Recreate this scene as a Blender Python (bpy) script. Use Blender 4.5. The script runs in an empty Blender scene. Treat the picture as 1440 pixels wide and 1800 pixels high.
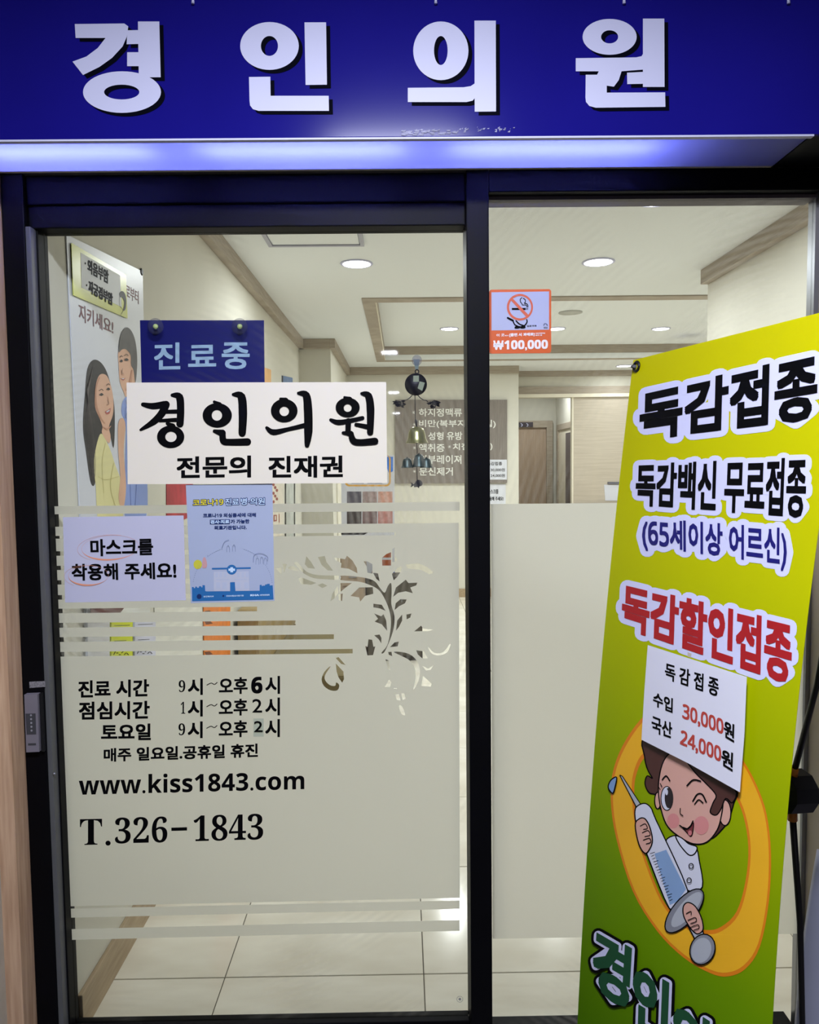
import bpy, bmesh, math, random
from math import sin, cos, pi, radians, atan2, hypot
from mathutils import Vector, Matrix
from mathutils.geometry import tessellate_polygon

C = bpy.context.scene.collection
SC = bpy.context.scene

# ------------------------------------------------------------------ camera
CAM_H = 1.56
FPX = 1312.0
PITCH, YAW, ROLL = 0.06217, 0.00963, -0.01111
_f = Vector((sin(YAW), cos(YAW), 0)); _r = Vector((cos(YAW), -sin(YAW), 0)); _u = Vector((0, 0, 1))
FWD = _f * cos(PITCH) - _u * sin(PITCH)
_u2 = _u * cos(PITCH) + _f * sin(PITCH)
RIGHT = _r * cos(ROLL) + _u2 * sin(ROLL)
UP = _u2 * cos(ROLL) - _r * sin(ROLL)
CAM_O = Vector((0, 0, CAM_H))
cd = bpy.data.cameras.new('camera')
cam = bpy.data.objects.new('camera', cd)
C.objects.link(cam)
M3 = Matrix((RIGHT, UP, -FWD)).transposed()
cam.matrix_world = Matrix.Translation(CAM_O) @ M3.to_4x4()
cd.sensor_fit = 'HORIZONTAL'
cd.sensor_width = 36.0
cd.lens = FPX / 1440 * 36.0
cd.clip_start = 0.02
SC.camera = cam

# ------------------------------------------------------------------ world, exposure
w = bpy.data.worlds.new('world')
SC.world = w
w.use_nodes = True
w.node_tree.nodes['Background'].inputs[0].default_value = (0.55, 0.6, 0.8, 1)
w.node_tree.nodes['Background'].inputs[1].default_value = 0.18
SC.view_settings.view_transform = 'Standard'
SC.view_settings.look = 'None'
SC.view_settings.exposure = 0.0
SC.view_settings.gamma = 1.0
SC.view_settings.use_curve_mapping = False
cy = SC.cycles
cy.max_bounces = 8
cy.diffuse_bounces = 6
cy.glossy_bounces = 3
cy.transmission_bounces = 4
cy.transparent_max_bounces = 12
cy.caustics_reflective = False
cy.caustics_refractive = False
cy.use_denoising = True
cy.sample_clamp_indirect = 4.0

LAMP_W = 16.0          # watts of one ceiling downlight in the clinic
OUT_W = 95.0           # corridor panel in front of the shop
BOX_W = 5.5            # one tube in the sign box

# ------------------------------------------------------------------ helpers
def lin(c):
    return tuple(((v / 255) / 12.92 if v / 255 <= 0.04045 else ((v / 255 + 0.055) / 1.055) ** 2.4) for v in c)

MATS = {}
def mat(name, rgb, rough=0.6, metal=0.0, spec=0.3, noise=0.0, nscale=12.0, bump=0.0, stretch=None, rgb2=None, detail=4.0):
    """principled material, colour given as srgb 0-255, optionally mottled or grained by a noise"""
    if name in MATS: return MATS[name]
    m = bpy.data.materials.new(name); m.use_nodes = True
    nt = m.node_tree; b = nt.nodes['Principled BSDF']
    c = lin(rgb)
    b.inputs['Base Color'].default_value = (*c, 1)
    b.inputs['Roughness'].default_value = rough
    b.inputs['Metallic'].default_value = metal
    b.inputs['Specular IOR Level'].default_value = spec
    if noise or bump or rgb2:
        tc = nt.nodes.new('ShaderNodeTexCoord'); mp = nt.nodes.new('ShaderNodeMapping')
        if stretch: mp.inputs['Scale'].default_value = stretch
        nt.links.new(tc.outputs['Object'], mp.inputs[0])
        n = nt.nodes.new('ShaderNodeTexNoise'); n.inputs['Scale'].default_value = nscale; n.inputs['Detail'].default_value = detail
        nt.links.new(mp.outputs[0], n.inputs['Vector'])
        r = nt.nodes.new('ShaderNodeValToRGB')
        if rgb2: c2 = lin(rgb2); c1 = c
        else:
            c1 = tuple(v * (1 - noise) for v in c); c2 = tuple(min(1, v * (1 + noise)) for v in c)
        r.color_ramp.elements[0].position = 0.3; r.color_ramp.elements[1].position = 0.7
        r.color_ramp.elements[0].color = (*c1, 1); r.color_ramp.elements[1].color = (*c2, 1)
        nt.links.new(n.outputs[0], r.inputs[0]); nt.links.new(r.outputs[0], b.inputs['Base Color'])
        if bump:
            bp = nt.nodes.new('ShaderNodeBump'); bp.inputs['Strength'].default_value = bump; bp.inputs['Distance'].default_value = 0.002
            nt.links.new(n.outputs[0], bp.inputs['Height']); nt.links.new(bp.outputs[0], b.inputs['Normal'])
    MATS[name] = m
    return m

def emis(name, rgb, s):
    if name in MATS: return MATS[name]
    m = bpy.data.materials.new(name); m.use_nodes = True; nt = m.node_tree
    b = nt.nodes['Principled BSDF']; b.inputs['Base Color'].default_value = (*rgb, 1)
    b.inputs['Emission Color'].default_value = (*rgb, 1); b.inputs['Emission Strength'].default_value = s
    MATS[name] = m
    return m

def glass_mat(name, tint=(0.97, 0.985, 0.975), smear=False):
    """thin clear pane: see-through with a Fresnel reflection, plus faint wiping smears"""
    m = bpy.data.materials.new(name); m.use_nodes = True; nt = m.node_tree; nt.nodes.clear()
    out = nt.nodes.new('ShaderNodeOutputMaterial')
    tr = nt.nodes.new('ShaderNodeBsdfTransparent'); tr.inputs[0].default_value = (*tint, 1)
    gl = nt.nodes.new('ShaderNodeBsdfGlossy'); gl.inputs['Roughness'].default_value = 0.02
    fr = nt.nodes.new('ShaderNodeFresnel'); fr.inputs[0].default_value = 1.3
    mx = nt.nodes.new('ShaderNodeMixShader')
    nt.links.new(fr.outputs[0], mx.inputs[0]); nt.links.new(tr.outputs[0], mx.inputs[1]); nt.links.new(gl.outputs[0], mx.inputs[2])
    last = mx
    if smear:
        tc = nt.nodes.new('ShaderNodeTexCoord'); mp = nt.nodes.new('ShaderNodeMapping')
        mp.inputs['Location'].default_value = smear
        nt.links.new(tc.outputs['Object'], mp.inputs[0])
        wv = nt.nodes.new('ShaderNodeTexWave'); wv.wave_type = 'RINGS'; wv.rings_direction = 'Y'
        wv.inputs['Scale'].default_value = 16; wv.inputs['Distortion'].default_value = 1.5
        wv.inputs['Detail'].default_value = 5; wv.inputs['Detail Scale'].default_value = 1.5
        nt.links.new(mp.outputs[0], wv.inputs['Vector'])
        ns = nt.nodes.new('ShaderNodeTexNoise'); ns.inputs['Scale'].default_value = 2.3; ns.inputs['Detail'].default_value = 2
        nt.links.new(mp.outputs[0], ns.inputs['Vector'])
        r = nt.nodes.new('ShaderNodeMapRange'); r.inputs[1].default_value = 0.48; r.inputs[2].default_value = 0.75
        nt.links.new(ns.outputs[0], r.inputs[0])
        mu = nt.nodes.new('ShaderNodeMath'); mu.operation = 'MULTIPLY'
        nt.links.new(wv.outputs['Fac'], mu.inputs[0]); nt.links.new(r.outputs[0], mu.inputs[1])
        m2 = nt.nodes.new('ShaderNodeMath'); m2.operation = 'MULTIPLY'; m2.inputs[1].default_value = 0.13
        nt.links.new(mu.outputs[0], m2.inputs[0])
        df = nt.nodes.new('ShaderNodeBsdfTranslucent'); df.inputs[0].default_value = (0.9, 0.9, 0.92, 1)
        mm = nt.nodes.new('ShaderNodeMixShader')
        nt.links.new(m2.outputs[0], mm.inputs[0]); nt.links.new(mx.outputs[0], mm.inputs[1]); nt.links.new(df.outputs[0], mm.inputs[2])
        last = mm
    nt.links.new(last.outputs[0], out.inputs[0])
    return m

def milky(name, rgb, trans=0.6, clear=0.0):
    """frosted film / opal acrylic: scatters light coming from behind"""
    m = bpy.data.materials.new(name); m.use_nodes = True; nt = m.node_tree; nt.nodes.clear()
    out = nt.nodes.new('ShaderNodeOutputMaterial')
    a = nt.nodes.new('ShaderNodeBsdfDiffuse'); b = nt.nodes.new('ShaderNodeBsdfTranslucent')
    a.inputs[0].default_value = (*lin(rgb), 1); b.inputs[0].default_value = (*lin(rgb), 1)
    mx = nt.nodes.new('ShaderNodeMixShader'); mx.inputs[0].default_value = trans
    nt.links.new(a.outputs[0], mx.inputs[1]); nt.links.new(b.outputs[0], mx.inputs[2])
    last = mx
    if clear:
        t = nt.nodes.new('ShaderNodeBsdfTransparent'); m2 = nt.nodes.new('ShaderNodeMixShader'); m2.inputs[0].default_value = clear
        nt.links.new(mx.outputs[0], m2.inputs[1]); nt.links.new(t.outputs[0], m2.inputs[2]); last = m2
    nt.links.new(last.outputs[0], out.inputs[0])
    MATS[name] = m
    return m

def wpos(o):
    v = Vector((0, 0, 0))
    while o is not None:
        v = v + o.location; o = o.parent
    return v

def tag(o, label=None, cat=None, group=None, kind=None):
    if label: o['label'] = label
    if cat: o['category'] = cat
    if group: o['group'] = group
    if kind: o['kind'] = kind
    return o

def empty(name, loc=(0, 0, 0), label=None, cat=None, group=None, kind=None):
    o = bpy.data.objects.new(name, None); C.objects.link(o); o.location = loc
    o.empty_display_size = 0.05
    return tag(o, label, cat, group, kind)

def mesh_obj(name, verts, faces, m, parent=None, smooth=False):
    """verts in world space; a child's mesh is stored relative to its parent"""
    off = wpos(parent) if parent is not None else Vector((0, 0, 0))
    me = bpy.data.meshes.new(name)
    me.from_pydata([Vector(v) - off for v in verts], [], faces)
    me.update()
    if m: me.materials.append(m)
    if smooth:
        for p in me.polygons: p.use_smooth = True
    o = bpy.data.objects.new(name, me); C.objects.link(o)
    if parent is not None: o.parent = parent
    return o

class MB:
    def __init__(s): s.v = []; s.f = []
    def add(s, v, f):
        n = len(s.v); s.v += [Vector(x) for x in v]; s.f += [tuple(i + n for i in q) for q in f]; return s
    def box(s, x0, x1, y0, y1, z0, z1):
        v = [(x0, y0, z0), (x1, y0, z0), (x1, y1, z0), (x0, y1, z0), (x0, y0, z1), (x1, y0, z1), (x1, y1, z1), (x0, y1, z1)]
        return s.add(v, [(0, 3, 2, 1), (4, 5, 6, 7), (0, 1, 5, 4), (1, 2, 6, 5), (2, 3, 7, 6), (3, 0, 4, 7)])
    def tube(s, pts, r, n=10, caps=True):
        pts = [Vector(p) for p in pts]; rs = r if isinstance(r, (list, tuple)) else [r] * len(pts)
        rings = []; prev = None
        for i, p in enumerate(pts):
            d = (pts[min(i + 1, len(pts) - 1)] - pts[max(i - 1, 0)]).normalized()
            if prev is None:
                a = d.orthogonal().normalized()
            else:
                a = (prev - d * prev.dot(d)).normalized()
            prev = a; b = d.cross(a)
            rings.append([p + (a * cos(2 * pi * k / n) + b * sin(2 * pi * k / n)) * rs[i] for k in range(n)])
        v = [q for g in rings for q in g]; f = []
        for i in range(len(pts) - 1):
            for k in range(n):
                k2 = (k + 1) % n
                f.append((i * n + k, i * n + k2, (i + 1) * n + k2, (i + 1) * n + k))
        if caps:
            f.append(tuple(reversed(range(n)))); f.append(tuple((len(pts) - 1) * n + k for k in range(n)))
        return s.add(v, f)
    def lathe(s, prof, c, n=24, axis='z'):
        c = Vector(c); v = []; f = []
        for r, h in prof:
            for k in range(n):
                a = 2 * pi * k / n
                if axis == 'z': v.append(c + Vector((r * cos(a), r * sin(a), h)))
                else: v.append(c + Vector((r * cos(a), h, r * sin(a))))
        for i in range(len(prof) - 1):
            for k in range(n):
                k2 = (k + 1) % n
                f.append((i * n + k, i * n + k2, (i + 1) * n + k2, (i + 1) * n + k))
        if prof[0][0] > 1e-4: f.append(tuple(reversed(range(n))))
        if prof[-1][0] > 1e-4: f.append(tuple((len(prof) - 1) * n + k for k in range(n)))
        return s.add(v, f)
    def build(s, name, m, parent=None, smooth=False): return mesh_obj(name, s.v, s.f, m, parent, smooth)

def box(name, x0, x1, y0, y1, z0, z1, m, parent=None, bevel=0.0):
    o = MB().box(x0, x1, y0, y1, z0, z1).build(name, m, parent)
    if bevel:
        bm = bmesh.new(); bm.from_mesh(o.data)
        bmesh.ops.bevel(bm, geom=bm.edges[:], offset=bevel, segments=2, affect='EDGES', profile=0.6)
        bm.to_mesh(o.data); bm.free()
    return o

def struct(o): o['kind'] = 'structure'; return o

# a picture measurement turned into a point of a real plane -------------------------------
def ray(px, py): return RIGHT * (px - 720) - UP * (py - 900) + FWD * FPX
def on(ax, v):
    """plane x/y/z = v ; lift moves towards the viewer's side"""
    i = 'xyz'.index(ax)
    def s(px, py, lift=0.0):
        d = ray(px, py); p = CAM_O + d * ((v - CAM_O[i]) / d[i])
        if ax == 'y': p.y -= lift
        elif ax == 'x': p.x += lift if v < 0 else -lift
        else: p.z -= lift if v > CAM_H else -lift
        return p
    return s

def fill(loops):
    polys = [[Vector((x, y, 0)) for x, y in L] for L in loops]
    tris = tessellate_polygon(polys)
    v = [p for L in loops for p in L]
    return v, [tuple(t) for t in tris]

def cut2d(v, f, step):
    bm = bmesh.new(); bv = [bm.verts.new((x, y, 0)) for x, y in v]
    for q in f:
        try: bm.faces.new([bv[i] for i in q])
        except ValueError: pass
    ys = [p[1] for p in v]; y = math.floor(min(ys) / step) * step + step
    while y < max(ys):
        bmesh.ops.bisect_plane(bm, geom=bm.verts[:] + bm.edges[:] + bm.faces[:], plane_co=(0, y, 0), plane_no=(0, 1, 0))
        y += step
    bm.verts.ensure_lookup_table(); bm.verts.index_update()
    V = [(p.co.x, p.co.y) for p in bm.verts]; F = [tuple(q.index for q in g.verts) for g in bm.faces]
    bm.free(); return V, F

def zt(sx, sy, ox, oy):
    """transform from the measuring grid of an enlargement to picture units"""
    return lambda pts: [(ox + x / sx, oy + y / sy) for x, y in pts]

def ell(cx, cy, rx, ry, n=32, rot=0.0, a0=0, a1=2 * pi):
    out = []
    full = abs(a1 - a0 - 2 * pi) < 1e-6
    for k in range(n):
        a = a0 + (a1 - a0) * (k / n if full else k / (n - 1))
        x, y = rx * cos(a), ry * sin(a)
        out.append((cx + x * cos(rot) - y * sin(rot), cy + x * sin(rot) + y * cos(rot)))
    return out

def smooth(pts, closed=True, n=5):
    """Catmull-Rom"""
    out = []; N = len(pts)
    rng = range(N) if closed else range(N - 1)
    for i in rng:
        g = (lambda k: pts[k % N]) if closed else (lambda k: pts[max(0, min(N - 1, k))])
        p0, p1, p2, p3 = g(i - 1), g(i), g(i + 1), g(i + 2)
        for k in range(n):
            t = k / n; t2 = t * t; t3 = t2 * t
            out.append(tuple(0.5 * ((2 * p1[j]) + (-p0[j] + p2[j]) * t + (2 * p0[j] - 5 * p1[j] + 4 * p2[j] - p3[j]) * t2 + (-p0[j] + 3 * p1[j] - 3 * p2[j] + p3[j]) * t3) for j in range(2)))
    if not closed: out.append(tuple(pts[-1][:2]))
    return out

def ribbon(pts, ws, cap=True, n=5, sm=True):
    """brush stroke outline as list of convex pieces"""
    if not isinstance(ws, (list, tuple)): ws = [ws] * len(pts)
    q = [(p[0], p[1]) for p in pts]
    if sm and len(q) > 2:
        P = smooth(q, False, n); W = []
        for i in range(len(q) - 1):
            for k in range(n): W.append(ws[i] + (ws[i + 1] - ws[i]) * k / n)
        W.append(ws[-1])
    else: P, W = q, list(ws)
    pieces = []; L = []; R = []
    for i, p in enumerate(P):
        a = P[max(0, i - 1)]; b = P[min(len(P) - 1, i + 1)]
        dx, dy = b[0] - a[0], b[1] - a[1]; l = hypot(dx, dy) or 1
        nx, ny = -dy / l * W[i] / 2, dx / l * W[i] / 2
        L.append((p[0] + nx, p[1] + ny)); R.append((p[0] - nx, p[1] - ny))
    for i in range(len(P) - 1): pieces.append([L[i], L[i + 1], R[i + 1], R[i]])
    if cap:
        pieces.append(ell(P[0][0], P[0][1], W[0] / 2, W[0] / 2, 12)); pieces.append(ell(P[-1][0], P[-1][1], W[-1] / 2, W[-1] / 2, 12))
    return pieces

def dilate(P, F, r):
    """outline grown by r: a bar over every contour edge and a disc on every contour corner"""
    cnt = {}
    for q in F:
        for i in range(len(q)):
            a, b = q[i], q[(i + 1) % len(q)]; k = (min(a, b), max(a, b)); cnt[k] = cnt.get(k, 0) + 1
    out = []; seen = set(); last = None
    for (a, b), n in cnt.items():
        if n != 1: continue
        (x0, y0), (x1, y1) = P[a], P[b]; l = hypot(x1 - x0, y1 - y0)
        if l < 1e-6: continue
        nx, ny = -(y1 - y0) / l * r, (x1 - x0) / l * r
        out.append(([(x0 + nx, y0 + ny), (x1 + nx, y1 + ny), (x1 - nx, y1 - ny), (x0 - nx, y0 - ny)], [(0, 1, 2, 3)]))
        for i in (a, b):
            c = (round(P[i][0]), round(P[i][1]))
            if c in seen: continue
            seen.add(c); out.append((ell(P[i][0], P[i][1], r, r, 14), [tuple(range(14))]))
    return out

STEP = 1.5e-5
class Print:
    """flat print or cut vinyl laid on a surface; overlapping inks are stacked by 0.015 mm"""
    def __init__(s, surf, lift=0.0003, cut=0): s.surf = surf; s.l0 = lift; s.cut = cut; s.v = []; s.f = []; s.k = 0
    def layer(s, v, f, lift=None):
        if s.cut: v, f = cut2d(v, f, s.cut)
        n = len(s.v); L = s.l0 + s.k * STEP if lift is None else lift
        s.v += [s.surf(x, y, L) for x, y in v]; s.f += [tuple(i + n for i in q) for q in f]; s.k += 1
        return s
    def poly(s, *loops): v, f = fill(loops); return s.layer(v, f)
    def strokes(s, pieces):
        for p in pieces: s.poly(p)
        return s
    def line(s, pts, wd, **k): return s.strokes(ribbon(pts, wd, **k))
    def text(s, t, quad, bold=0.0, halo=0.0, res=3, ital=0.0):
        v, f = glyphs(t, res)
        (x0, y0), (x1, y1), (x2, y2), (x3, y3) = quad           # TL TR BR BL
        P = []
        for u, q in v:
            u2 = u + ital * q
            tx, ty = x0 + (x1 - x0) * u2, y0 + (y1 - y0) * u2
            bx, by = x3 + (x2 - x3) * u2, y3 + (y2 - y3) * u2
            P.append((bx + (tx - bx) * q, by + (ty - by) * q))
        if halo:
            for L in dilate(P, f, halo): s.layer(*L); s.k = s.k % 14
            s.k = 15
            s.layer(P, f)
            return s
        sh = [(0, 0)]
        if bold:
            bx, by = bold if isinstance(bold, tuple) else (bold, bold)
            a = hypot(x1 - x0, y1 - y0); b = hypot(x3 - x0, y3 - y0)
            ex = ((x1 - x0) / a, (y1 - y0) / a); ey = ((x3 - x0) / b, (y3 - y0) / b)
            sh += [(bx * i_ * ex[0] + by * j_ * ey[0], bx * i_ * ex[1] + by * j_ * ey[1]) for i_ in (-1, 0, 1) for j_ in (-1, 0, 1) if i_ or j_]
        for dx, dy in sh: s.layer([(x + dx, y + dy) for x, y in P], f)
        return s
    def build(s, name, m, parent=None): return mesh_obj(name, s.v, s.f, m, parent)
    def part(s, name, m, parent=None):
        o = s.build(name, m, parent); s.v = []; s.f = []; return o

def sans(t, base=0x1D7E2):
    return ''.join(chr(base + ord(c) - 48) if c.isdigit() else c for c in t)
def sansb(t):
    return ''.join(chr(0x1D7EC + ord(c) - 48) if c.isdigit() else chr(0x1D5EE + ord(c) - 97) if 'a' <= c <= 'z' else c for c in t)

_G = {}
def glyphs(t, res=3):
    """filled outlines of a line of text in Blender's own font, normalised to its unit box"""
    if (t, res) in _G: return _G[(t, res)]
    cu = bpy.data.curves.new('line', 'FONT'); cu.body = t; cu.resolution_u = res
    o = bpy.data.objects.new('line', cu); C.objects.link(o)
    dg = bpy.context.evaluated_depsgraph_get(); ev = o.evaluated_get(dg); me = ev.to_mesh()
    v = [(p.co.x, p.co.y) for p in me.vertices]; f = [tuple(p.vertices) for p in me.polygons]
    ev.to_mesh_clear(); C.objects.unlink(o); bpy.data.objects.remove(o); bpy.data.curves.remove(cu)
    xs = [p[0] for p in v]; ys = [p[1] for p in v]
    a, b, c, d = min(xs), max(xs), min(ys), max(ys)
    v = [((x - a) / (b - a), (y - c) / max(1e-6, d - c)) for x, y in v]
    _G[(t, res)] = (v, f); return _G[(t, res)]

def rect(x0, y0, x1, y1, sl=0.0): return [(x0, y0), (x1, y0 + sl * (x1 - x0)), (x1, y1 + sl * (x1 - x0)), (x0, y1)]
def box4(x0, y0, x1, y1, sl=0.0): return rect(x0, y0, x1, y1, sl)

def slab(name, loop, surf, lift, th, m, parent=None, cut=0):
    """a sheet or plate with real thickness, its face 'lift' off the surface"""
    v, f = fill([loop])
    if cut: v, f = cut2d(v, f, cut)
    n = len(v)
    V = [surf(x, y, lift) for x, y in v] + [surf(x, y, lift - th) for x, y in v]
    F = [tuple(q) for q in f] + [tuple(reversed([i + n for i in q])) for q in f]
    # rim from boundary edges
    cnt = {}
    for q in f:
        for i in range(len(q)):
            e = (q[i], q[(i + 1) % len(q)]); cnt[e] = 1
    for (a, b) in list(cnt):
        if (b, a) not in cnt: F.append((b, a, a + n, b + n))
    return mesh_obj(name, V, F, m, parent)

def copy_tree(o, parent=None):
    c = o.copy(); C.objects.link(c); c.parent = parent
    for ch in list(o.children): copy_tree(ch, c)
    return c

# ------------------------------------------------------------------ materials
m_wall = mat('plaster_cream', (212, 209, 198), 0.8, noise=0.025, nscale=5)
m_ceil = mat('ceiling_paper', (232, 235, 236), 0.9, noise=0.015, nscale=60, bump=0.1)
m_grain = mat('grey_wood_trim', (160, 147, 131), 0.55, rgb2=(182, 170, 154), nscale=6, stretch=(2, 2, 22))
m_grainh = mat('grey_wood_rail', (158, 146, 132), 0.55, rgb2=(180, 169, 155), nscale=5, stretch=(1.5, 1.5, 30))
m_panel = mat('pale_wood_panel', (184, 173, 158), 0.5, rgb2=(196, 186, 171), nscale=3, stretch=(1, 1, 22))
m_base = mat('oak_baseboard', (158, 138, 112), 0.5, rgb2=(182, 162, 134), nscale=8, stretch=(8, 1, 8))
m_doorw = mat('walnut_door', (170, 148, 128), 0.5, rgb2=(184, 163, 144), nscale=5, stretch=(14, 14, 1))
m_black = mat('black_frame_paint', (7, 7, 10), 0.5, spec=0.08, noise=0.15, nscale=9)
m_steel = mat('dull_grey_profile', (84, 85, 86), 0.45, metal=0.0, noise=0.06, nscale=20)
m_colw = mat('brown_laminate', (168, 134, 106), 0.5, rgb2=(200, 168, 138), nscale=9, stretch=(9, 9, 0.6), detail=8)
m_tile = mat('marble_tile', (226, 219, 204), 0.13, rgb2=(250, 246, 235), nscale=2.6, stretch=(1.0, 2.2, 1), detail=9, spec=0.4)
m_grout = mat('dark_grout', (92, 86, 76), 0.9, noise=0.1, nscale=30)
m_blue = mat('sign_blue', (24, 20, 122), 0.16, noise=0.10, nscale=2.0, spec=0.14)
m_white = mat('white_paper', (214, 214, 224), 0.7, noise=0.01, nscale=8)
m_lwhite = mat('letter_white', (205, 206, 234), 0.5, noise=0.01, nscale=8)
m_ink = mat('black_ink', (8, 8, 10), 0.6, spec=0.04, noise=0.1, nscale=20)
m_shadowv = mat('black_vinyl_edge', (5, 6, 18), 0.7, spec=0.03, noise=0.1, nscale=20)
m_plate = mat('off_white_plate', (228, 221, 203), 0.45, noise=0.01, nscale=6)
m_navy = mat('navy_plate', (24, 26, 104), 0.35, noise=0.05, nscale=6)
m_film = milky('frosted_film', (246, 245, 236), 0.88)
m_film2 = milky('frosted_film_pale', (250, 248, 240), 0.92)
m_acryl = milky('opal_acrylic', (205, 210, 240), 0.75)
m_red = mat('red_ink', (166, 24, 30), 0.5, noise=0.03)
m_orange = mat('orange_ink', (206, 92, 38), 0.5, noise=0.03)
m_ltblue = mat('pale_blue_ink', (160, 186, 214), 0.5, noise=0.02)
m_glass_d = glass_mat('door_glass', smear=(0.35, 0, -1.35))
m_glass_f = glass_mat('window_glass', smear=(-0.55, 0, -1.25))
m_rubber = mat('black_plastic', (22, 22, 24), 0.4, noise=0.1)
m_chrome = mat('brushed_metal', (150, 152, 158), 0.3, metal=0.9, noise=0.04)

# ------------------------------------------------------------------ lamps (each carries its light)
def downlight(x, y, z, watts=LAMP_W, r=0.065, name='ceiling_downlight', label='', group='round ceiling downlights'):
    t = empty(name, (x, y, z), label, 'lamp', group)
    MB().lathe([(r + 0.012, 0.0), (r + 0.014, -0.004), (r + 0.004, -0.008), (r, -0.006), (r, 0.0)], (x, y, z), 28).build('trim_ring', m_lwhite, t, True)
    MB().lathe([(r, -0.005), (0.0001, -0.006)], (x, y, z), 28).build('lens', emis('lamp_lens', (1.0, 0.99, 0.96), 14), t)
    l = bpy.data.lights.new('downlight_bulb', 'AREA'); l.shape = 'DISK'; l.size = r * 2; l.energy = watts
    l.color = (0.95, 0.985, 1.0); l.spread = radians(170)
    o = bpy.data.objects.new('downlight_bulb', l); C.objects.link(o); o.parent = t; o.location = (0, 0, -0.012)
    return t

# =================================================================== SETTING
GY = 1.95           # glass plane
FY = 1.885          # front of the frames
CZ = 2.70           # clinic ceiling
XL, XR = -0.912, 1.835
BY = 8.75           # back wall
HZ = 2.285          # underside of sign box / top of the frames

# floor with single tiles
fl = struct(empty('floor', (0, 0, 0)))
box('grout_bed', -1.2, 4.2, GY - 0.10, 12.0, -0.03, -0.003, m_grout, fl)
tile_me = None
bm = bmesh.new(); bmesh.ops.create_cube(bm, size=1.0)
bmesh.ops.scale(bm, vec=(0.607, 0.607, 0.010), verts=bm.verts)
bmesh.ops.bevel(bm, geom=[e for e in bm.edges], offset=0.0012, segments=1, affect='EDGES')
tile_me = bpy.data.meshes.new('floor_tile'); bm.to_mesh(tile_me); bm.free(); tile_me.materials.append(m_tile)
for i in range(8):
    for j in range(16):
        o = bpy.data.objects.new('tile', tile_me); C.objects.link(o); o.parent = fl
        o.location = (-0.561 - 0.305 + i * 0.61, 2.2 - 0.305 + j * 0.611, -0.005)
        if j == 0:
            o.scale = (1, 0.5, 1); o.location.y = 2.2 - 0.153
# ceiling with a sunken coffer
TX0, TX1, TY0, TY1 = -0.17, 3.6, 5.27, 8.12
RZ = 2.84
ce = struct(empty('ceiling', (0, 0, CZ)))
box('ceiling_board', -1.2, 4.2, GY - 0.05, TY0, CZ, CZ + 0.03, m_ceil, ce)
box('ceiling_board', -1.2, TX0, TY0, 12.0, CZ, CZ + 0.03, m_ceil, ce)
box('ceiling_board', TX0, 4.2, TY1, 12.0, CZ, CZ + 0.03, m_ceil, ce)
box('coffer_board', TX0 - 0.02, 4.2, TY0 - 0.02, TY1 + 0.02, RZ, RZ + 0.03, m_ceil, ce)
for nm, a in (('coffer_trim', (TX0 - 0.09, TX1, TY0 - 0.12, TY0, CZ - 0.008, CZ)), ('coffer_trim', (TX0 - 0.09, TX0, TY0, TY1, CZ - 0.008, CZ)),
              ('coffer_trim', (TX0 - 0.09, TX1, TY1, TY1 + 0.12, CZ - 0.008, CZ)), ('coffer_side', (TX0 - 0.02, TX0, TY0, TY1, CZ, RZ)),
              ('coffer_side', (TX0, TX1, TY1, TY1 + 0.02, CZ + 0.05, RZ)), ('coffer_side', (TX0, TX1, TY0 - 0.02, TY0, CZ, RZ))):
    box(nm, *a, m_grainh, ce)
box('coffer_bead', TX0, TX1, TY1 - 0.004, TY1 + 0.02, CZ - 0.006, CZ + 0.05, m_ceil, ce)
box('coffer_bead', TX0, TX0 + 0.006, TY0, TY1 - 0.01, CZ - 0.004, CZ + 0.012, m_plate, ce)

def crown(name, x0, x1, y0, y1, parent=None):
    o = box(name, x0, x1, y0, y1, CZ - 0.085, CZ, m_grainh, parent, 0.004); return o
WT = 0.1
wl = struct(box('wall_left', XL - WT, XL, GY - 0.02, 6.80, 0, CZ, m_wall))
struct(box('wall_left_return', XL, -0.63, 6.80, 6.90, 0, CZ, m_wall))
struct(box('wall_left_rear', -0.73, -0.63, 6.90, BY, 0, CZ, m_wall))
struct(box('wall_back', -0.73, 1.37, BY, BY + 0.12, 0, CZ, m_wall))
struct(box('wall_right', XR, XR + 0.12, GY, 4.50, 0, CZ, m_wall))
struct(box('wall_right_rear', XR + 0.12, 4.2, 4.38, 4.50, 0, CZ, m_wall))
struct(box('wall_right_far', 4.1, 4.2, 4.5, 12.0, 0, CZ, m_wall))
struct(box('wall_far', -0.73, 4.2, 11.95, 12.05, 0, CZ, m_wall))
struct(crown('trim_1', XL, XL + 0.045, GY + 0.03, 6.80))
struct(crown('trim_2', XL, -0.63, 6.755, 6.80))
struct(crown('trim_3', -0.63, -0.585, 6.755, BY))
struct(crown('trim_4', -0.585, 1.37, BY - 0.045, BY))
struct(crown('trim_5', XR - 0.045, XR, GY + 0.03, 4.50))
struct(box('baseboard_left', XL, XL + 0.014, GY + 0.03, 6.80, 0.0, 0.112, m_base, None, 0.003))
struct(box('baseboard_back', -0.63, 1.37, BY - 0.014, BY, 0.0, 0.1, m_base, None, 0.003))
struct(box('baseboard_right', XR - 0.014, XR, GY + 0.03, 4.50, 0.0, 0.1, m_base, None, 0.003))
# side frames of cupboards on the rear left wall
for k in range(2):
    y0 = 7.15 + k * 0.75
    o = struct(box('trim_%d' % (6 + k), -0.63, -0.615, y0, y0 + 0.6, 0.6, 2.35, mat('cream_trim', (224, 219, 204), 0.6, noise=0.02), None, 0.003))

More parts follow.
